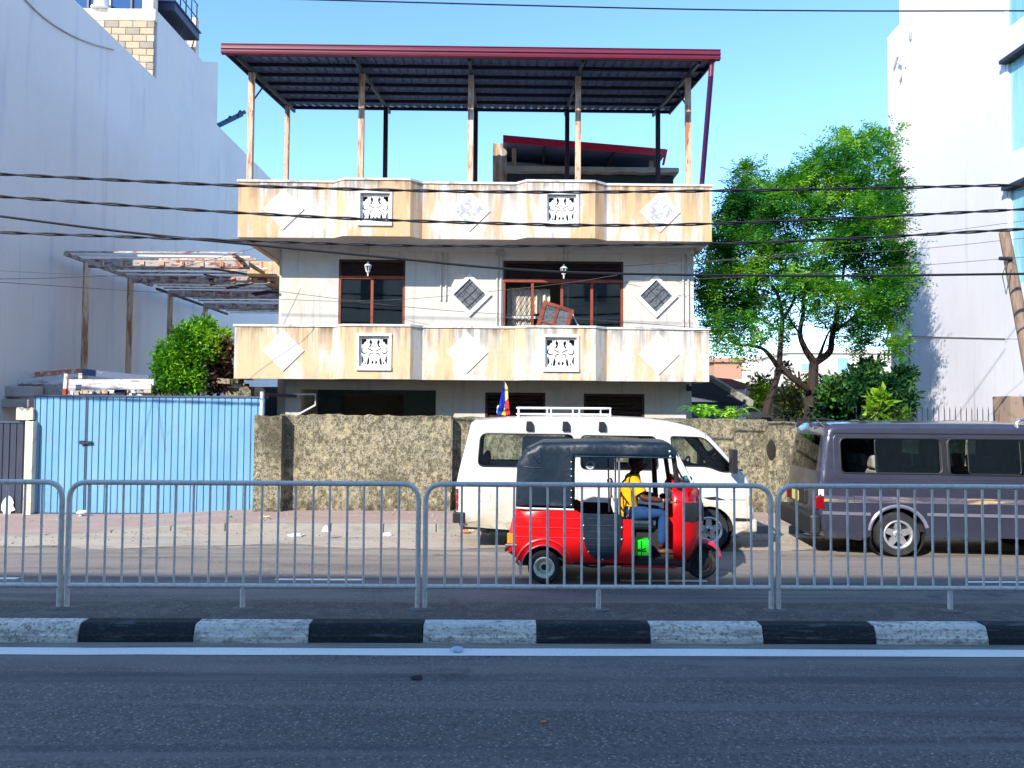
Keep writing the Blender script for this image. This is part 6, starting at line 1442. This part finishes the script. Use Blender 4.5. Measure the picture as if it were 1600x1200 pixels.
MB().tube([(v3(1030, 714)[0], .5, v3(0, 714)[1]), (v3(1034, 795)[0], .48, v3(0, 795)[1])], .035, 8).build('door_post', mat('dark_red_post', srgb(70, 16, 22), .5), tuk, local=True, smooth=True)
# green carton on the floor
m3 = Matrix.Translation(tuk.location) @ Matrix.Rotation(rot3, 4, 'Z')
bx = thing('green_carton', 'bright green carton on the floor of the three-wheeler by the driver', 'box', tuple(m3 @ Vector((v3(1000, 0)[0], -.42, v3(0, 872)[1]))), rot3)
MB().box(-.09, .09, -.1, .1, .055, .24).build('carton', mat('green_card', srgb(24, 214, 40), .6), bx, bevel=.006, local=True)
MB().box(-.085, .085, -.09, .09, 0, .054).build('tray', UNDER, bx, local=True)
DK = mat('dark_print', srgb(14, 50, 22), .7)
for k, (x_, z_, l_, r_) in enumerate(((-.02, .12, .07, .2), (.015, .135, .06, -.3), (.0, .108, .1, .05), (.03, .12, .04, .9), (-.04, .125, .04, -.8))): MB().obox((x_ + .01, -.1015, z_), (l_, .002, .012), (0, r_, 0)).build('print', DK, bx, local=True)
MB().box(-.006, .006, -.102, -.1, .06, .235).build('fold_line', DK, bx, local=True)

# ---------------- the driver
def skin(name, joints, edges, m_, parent, root, sub=2):
    me = bpy.data.meshes.new(name); ks = list(joints); ix = {k: i for i, k in enumerate(ks)}
    me.from_pydata([joints[k][0] for k in ks], [(ix[a], ix[b]) for a, b in edges], []); me.materials.append(m_)
    o = bpy.data.objects.new(name, me); col.objects.link(o); o.parent = parent
    o.modifiers.new('skin', 'SKIN').use_smooth_shade = True
    for k in ks:
        sv = me.skin_vertices[0].data[ix[k]]; r_ = joints[k][1]; sv.radius = r_ if isinstance(r_, tuple) else (r_, r_); sv.use_root = (k == root)
    s = o.modifiers.new('sub', 'SUBSURF'); s.levels = sub; s.render_levels = sub
    return o
SKIN = mat('brown_skin', srgb(84, 48, 36), .5, layers=[('noise', 12, srgb(66, 36, 28), .45, .7, .5)], coords='obj', spec=.4)
HAIR = mat('black_hair', (.008, .007, .007), .6, coords='obj', bump=(60, .8, .006))
SHIRT = mat('yellow_cotton', srgb(236, 176, 18), .85, layers=[('noise', (9, 9, 5), srgb(206, 146, 10), .45, .7, .6)], coords='obj', bump=(14, .5, .012))
JEANS = mat('blue_denim', srgb(22, 62, 112), .85, layers=[('noise', (10, 10, 6), srgb(16, 42, 84), .45, .7, .7)], coords='obj', bump=(30, .4, .006))
ps = thing('person', 'driver in a yellow T-shirt and blue jeans seated at the handlebar of the three-wheeler', 'person', tuk.location, rot3)
def J(px, py, y): x_, z_ = v3(px, py); return (x_, y, z_)
B = {}
B['pel'] = (J(984, 803, -.05), .085); B['sp'] = (J(983, 785, -.05), .085); B['ch'] = (J(987, 763, -.05), .088); B['nk'] = (J(993, 745, -.05), .068); B['hd0'] = (J(996, 736, -.05), .064)
B['hd1'] = (J(997, 728, -.05), (.07, .085)); B['hd2'] = (J(996.5, 719, -.05), (.07, .083))
E = [('pel', 'sp'), ('sp', 'ch'), ('ch', 'nk'), ('nk', 'hd0'), ('hd0', 'hd1'), ('hd1', 'hd2')]
for sg, n_ in ((-1, 'n'), (1, 'f')):
    B['sh' + n_] = (J(990, 754, -.05 + sg * .19), .058); B['el' + n_] = (J(1004, 779, -.05 + sg * .27), .045); B['wr' + n_] = (J(1036, 782.5, -.05 + sg * .27), .03)
    B['fa' + n_] = (J(1018, 780.5, -.05 + sg * .275), .041)
    B['hp' + n_] = (J(990, 806, -.05 + sg * .09), .085); B['kn' + n_] = (J(1038, 804, -.05 + sg * .13), .058); B['cf' + n_] = (J(1037, 826, -.05 + sg * .13), .052); B['an' + n_] = (J(1034, 860, -.05 + sg * .13), .036)
    E += [('ch', 'sh' + n_), ('sh' + n_, 'el' + n_), ('el' + n_, 'fa' + n_), ('fa' + n_, 'wr' + n_), ('pel', 'hp' + n_), ('hp' + n_, 'kn' + n_), ('kn' + n_, 'cf' + n_), ('cf' + n_, 'an' + n_)]
skin('body', B, E, SKIN, ps, 'pel')
# face, ears, hair
hc = Vector(J(998, 726, -.05))
def face(d):
    q = 1.0
    if d.x > .3: q += .0
    return q
mb = MB(); mb.blob(hc, (.098, .076, .125), 18, 14, lambda d: 1 - .12 * max(0, -d.z) ** 1.5 * (1 - max(0, d.x)) ); hd_ = mb.build('head', SKIN, ps, smooth=True, local=True)
mb = MB(); mb.add([hc + Vector(p) for p in ((.092, -.014, -.03), (.092, .014, -.03), (.125, 0, -.028), (.094, 0, .03), (.1, 0, -.042))], [(0, 2, 3), (2, 1, 3), (0, 4, 2), (4, 1, 2)]); mb.build('nose', SKIN, hd_, smooth=True, local=True)
for sg in (-1, 1):
    MB().blob(hc + Vector((-.005, sg * .078, -.01)), (.022, .012, .034), 8, 6).build('ear', SKIN, hd_, smooth=True, local=True)
    MB().blob(hc + Vector((.082, sg * .032, .012)), (.012, .014, .009), 8, 6).build('eye', mat('eye_white', (.6, .58, .55), .3), hd_, smooth=True, local=True)
MB().blob(hc + Vector((.088, 0, -.065)), (.012, .026, .011), 8, 6).build('mouth', mat('lips', srgb(96, 46, 40), .5), hd_, smooth=True, local=True)
mb = MB(); mb.blob(hc + Vector((-.012, 0, .018)), (.1, .083, .125), 18, 12, lambda d: 1.02 if (d.z > .12 or d.x < -.25) and not (d.x > .75 and d.z < .55) else .8); mb.build('hair', HAIR, hd_, smooth=True, local=True)
T_ = {'pel': (J(983, 806, -.05), (.16, .135)), 'sp': (J(982, 785, -.05), (.16, .13)), 'ch': (J(986.5, 763, -.05), (.185, .145)), 'nk': (J(991.5, 749, -.05), (.105, .09))}
ET = [('pel', 'sp'), ('sp', 'ch'), ('ch', 'nk')]
G = {'pel': (J(985, 803, -.05), (.14, .105))}; EG = []
for sg, n_ in ((-1, 'n'), (1, 'f')):
    T_['sh' + n_] = (J(990, 753, -.05 + sg * .19), .1); T_['sl' + n_] = (J(1000, 771, -.05 + sg * .252), .086); ET += [('ch', 'sh' + n_), ('sh' + n_, 'sl' + n_)]
    G['hp' + n_] = (J(991, 806, -.05 + sg * .09), .1); G['kn' + n_] = (J(1038, 804, -.05 + sg * .13), .074); G['cf' + n_] = (J(1037.5, 826, -.05 + sg * .13), .068); G['an' + n_] = (J(1035, 856, -.05 + sg * .13), .058)
    EG += [('pel', 'hp' + n_), ('hp' + n_, 'kn' + n_), ('kn' + n_, 'cf' + n_), ('cf' + n_, 'an' + n_)]
mb = MB(); n = 24; secs = [(984.5, 811, .118, .165), (984, 804, .128, .172), (982.5, 792, .125, .168), (983, 780, .125, .17), (985, 768, .132, .185), (987.5, 757, .125, .195), (990, 750, .1, .175), (991.5, 746.5, .078, .11), (992.5, 744.5, .066, .078)]
vs_ = []
for i, (px, py, rx, ry) in enumerate(secs):
    x_, z_ = v3(px, py)
    for k in range(n):
        a_ = 2 * math.pi * k / n; f = 1 + .035 * math.sin(3 * a_ + i * 1.9) * (1 if i < 6 else 0) + .025 * math.sin(5 * a_ - i * 1.3) * (1 if i < 5 else 0)
        ca, sa = math.cos(a_), math.sin(a_); ca = math.copysign(abs(ca) ** .8, ca); sa = math.copysign(abs(sa) ** .8, sa)
        vs_.append((x_ + rx * ca * f, -.05 + ry * sa * f, z_ + (.02 * ca if i > 5 else 0)))
mb.add(vs_, [(i * n + k, i * n + (k + 1) % n, (i + 1) * n + (k + 1) % n, (i + 1) * n + k) for i in range(len(secs) - 1) for k in range(n)])
so_ = mb.build('shirt', SHIRT, ps, smooth=True, local=True); s_ = so_.modifiers.new('sub', 'SUBSURF'); s_.levels = 1; s_.render_levels = 1
for sg in (-1, 1):
    P_ = [Vector(J(989, 753, -.05 + sg * .12)), Vector(J(990.5, 755, -.05 + sg * .19)), Vector(J(995, 762, -.05 + sg * .225)), Vector(J(1001, 772.5, -.05 + sg * .255))]
    MB().tube(catmull(P_, 3), [.085, .086, .088, .087, .085, .083, .081, .08, .079, .079], 14).build('sleeve', SHIRT, so_, smooth=True, local=True)
skin('jeans', G, EG, JEANS, ps, 'pel')
for sg in (-1, 1):
    w0 = Vector(J(1037, 782.5, -.05 + sg * .27)); mb = MB(); mb.blob(w0 + Vector((.045, 0, .0)), (.05, .022, .038), 10, 8)
    for k, (dz, ln_) in enumerate(((.028, .052), (.01, .06), (-.008, .057), (-.024, .046))):
        a_ = w0 + Vector((.075, 0, dz)); mb.tube([a_, a_ + Vector((ln_ * .5, sg * .012, .004)), a_ + Vector((ln_ * .55, sg * -.022, -.012)), a_ + Vector((ln_ * .2, sg * -.034, -.018))], [.0095, .009, .0085, .006], 6)
    a_ = w0 + Vector((.03, sg * -.018, .02)); mb.tube([a_, a_ + Vector((.03, sg * -.025, .012)), a_ + Vector((.058, sg * -.03, .0))], [.011, .01, .007], 6)
    mb.build('hand', SKIN, ps, smooth=True, local=True)
    f0 = Vector(J(1036, 865, -.05 + sg * .13)); mb = MB(); mb.blob(f0 + Vector((.055, 0, 0)), (.125, .045, .04), 12, 8, lambda d: 1 - .35 * max(0, d.x) * max(0, d.z)); mb.build('foot', SKIN, ps, smooth=True, local=True)
    MB().obox(f0 + Vector((.055, 0, -.045)), (.26, .09, .02)).build('sandal', TRIM, ps, bevel=.01, local=True)

# ------------------------------------------------------------------ litter
def crumple(name, label, px, py, r, m_, z=0, flat=.5):
    y = ground_y(py, px, z); x = AX(px, y, py); ph = random.uniform(0, 9)
    mb = MB(); mb.blob((x, y, z + r * flat * .6 + .006), (r, r * .8, r * flat), 9, 6, lambda d: 1 + .35 * math.sin(5 * d.x + ph) * math.sin(6 * d.y + 2 * ph) + .25 * math.sin(9 * d.z + ph))
    return one(name, mb, m_, label, 'litter', 'litter scraps along the street')
PAPER = mat('white_paper', (.72, .72, .72), .8); BAG = mat('thin_plastic', srgb(186, 200, 220), .3); ORANGE = mat('orange_wrapper', srgb(210, 130, 90), .6); GREENW = mat('green_wrapper', srgb(40, 150, 90), .6)
crumple('plastic_bag', 'crumpled clear plastic scrap on the white edge line below the median kerb', 714, 1018, .06, BAG, .004, .35)
crumple('paper_scrap', 'white paper scrap beside the far kerb below the mossy wall pier', 462, 838, .13, PAPER, .004, .18)
crumple('paper_scrap', 'round white paper ball on the far kerb in front of the mossy wall', 509, 831, .06, PAPER, .12, .8)
crumple('paper_scrap', 'small white scrap right of the paper ball along the far kerb', 606, 837, .07, PAPER, .004, .4)
crumple('wrapper', 'orange crumpled wrapper behind the white van near its rear bumper', 726, 833, .08, ORANGE, .004, .5)
crumple('wrapper', 'pale wrapper next to the orange wrapper behind the white van', 737, 831, .05, PAPER, .004, .6)
crumple('paper_scrap', 'white plastic scrap on the ground between the two vans', 1142, 838, .1, BAG, .004, .4)
crumple('paper_scrap', 'small white scrap right beside the wall pier between the vans', 1176, 838, .06, PAPER, .004, .4)
crumple('paper_scrap', 'flat white sheet on the ground behind the purple van', 1272, 836, .15, PAPER, .004, .12)
crumple('wrapper', 'green wrapper at the foot of the blue gate', 359, 811, .06, GREENW, .09, .5)
crumple('paper_scrap', 'whitish scrap at the foot of the blue gate near its bolt', 128, 804, .1, PAPER, .04, .5)
crumple('stone', 'yellowish stone at the foot of the mossy wall pier', 413, 813, .09, PILLAR, .11, .6)
crumple('leaf_scrap', 'tiny pale leaf scrap in the middle of the near lane', 850, 1130, .018, ORANGE, .002, .4)
crumple('tar_patch', 'small dark rag on the near lane below the edge line', 650, 1060, .045, UNDER, .002, .12)
# fallen twigs, grit and dust swept along the far kerb
rg = random.Random(77); mb = MB()
for k in range(900):
    x = rg.uniform(-9, 9); t = rg.random() ** 2
    y = kerb_y(x) - .02 - t * 1.3 if rg.random() < .6 else rg.uniform(13.6, 14.8)
    z = .004 if y < kerb_y(x) else pave_h(x); s = rg.uniform(.006, .028)
    mb.obox((x, y, z + s * .25), (s * rg.uniform(.6, 2), s, s * .5), (0, 0, rg.uniform(0, 3)))
setp(mb.build('kerbside_grit', SHOULDER), 'scattered grit and dry leaf crumbs along the far kerb', 'grit', None, 'stuff')
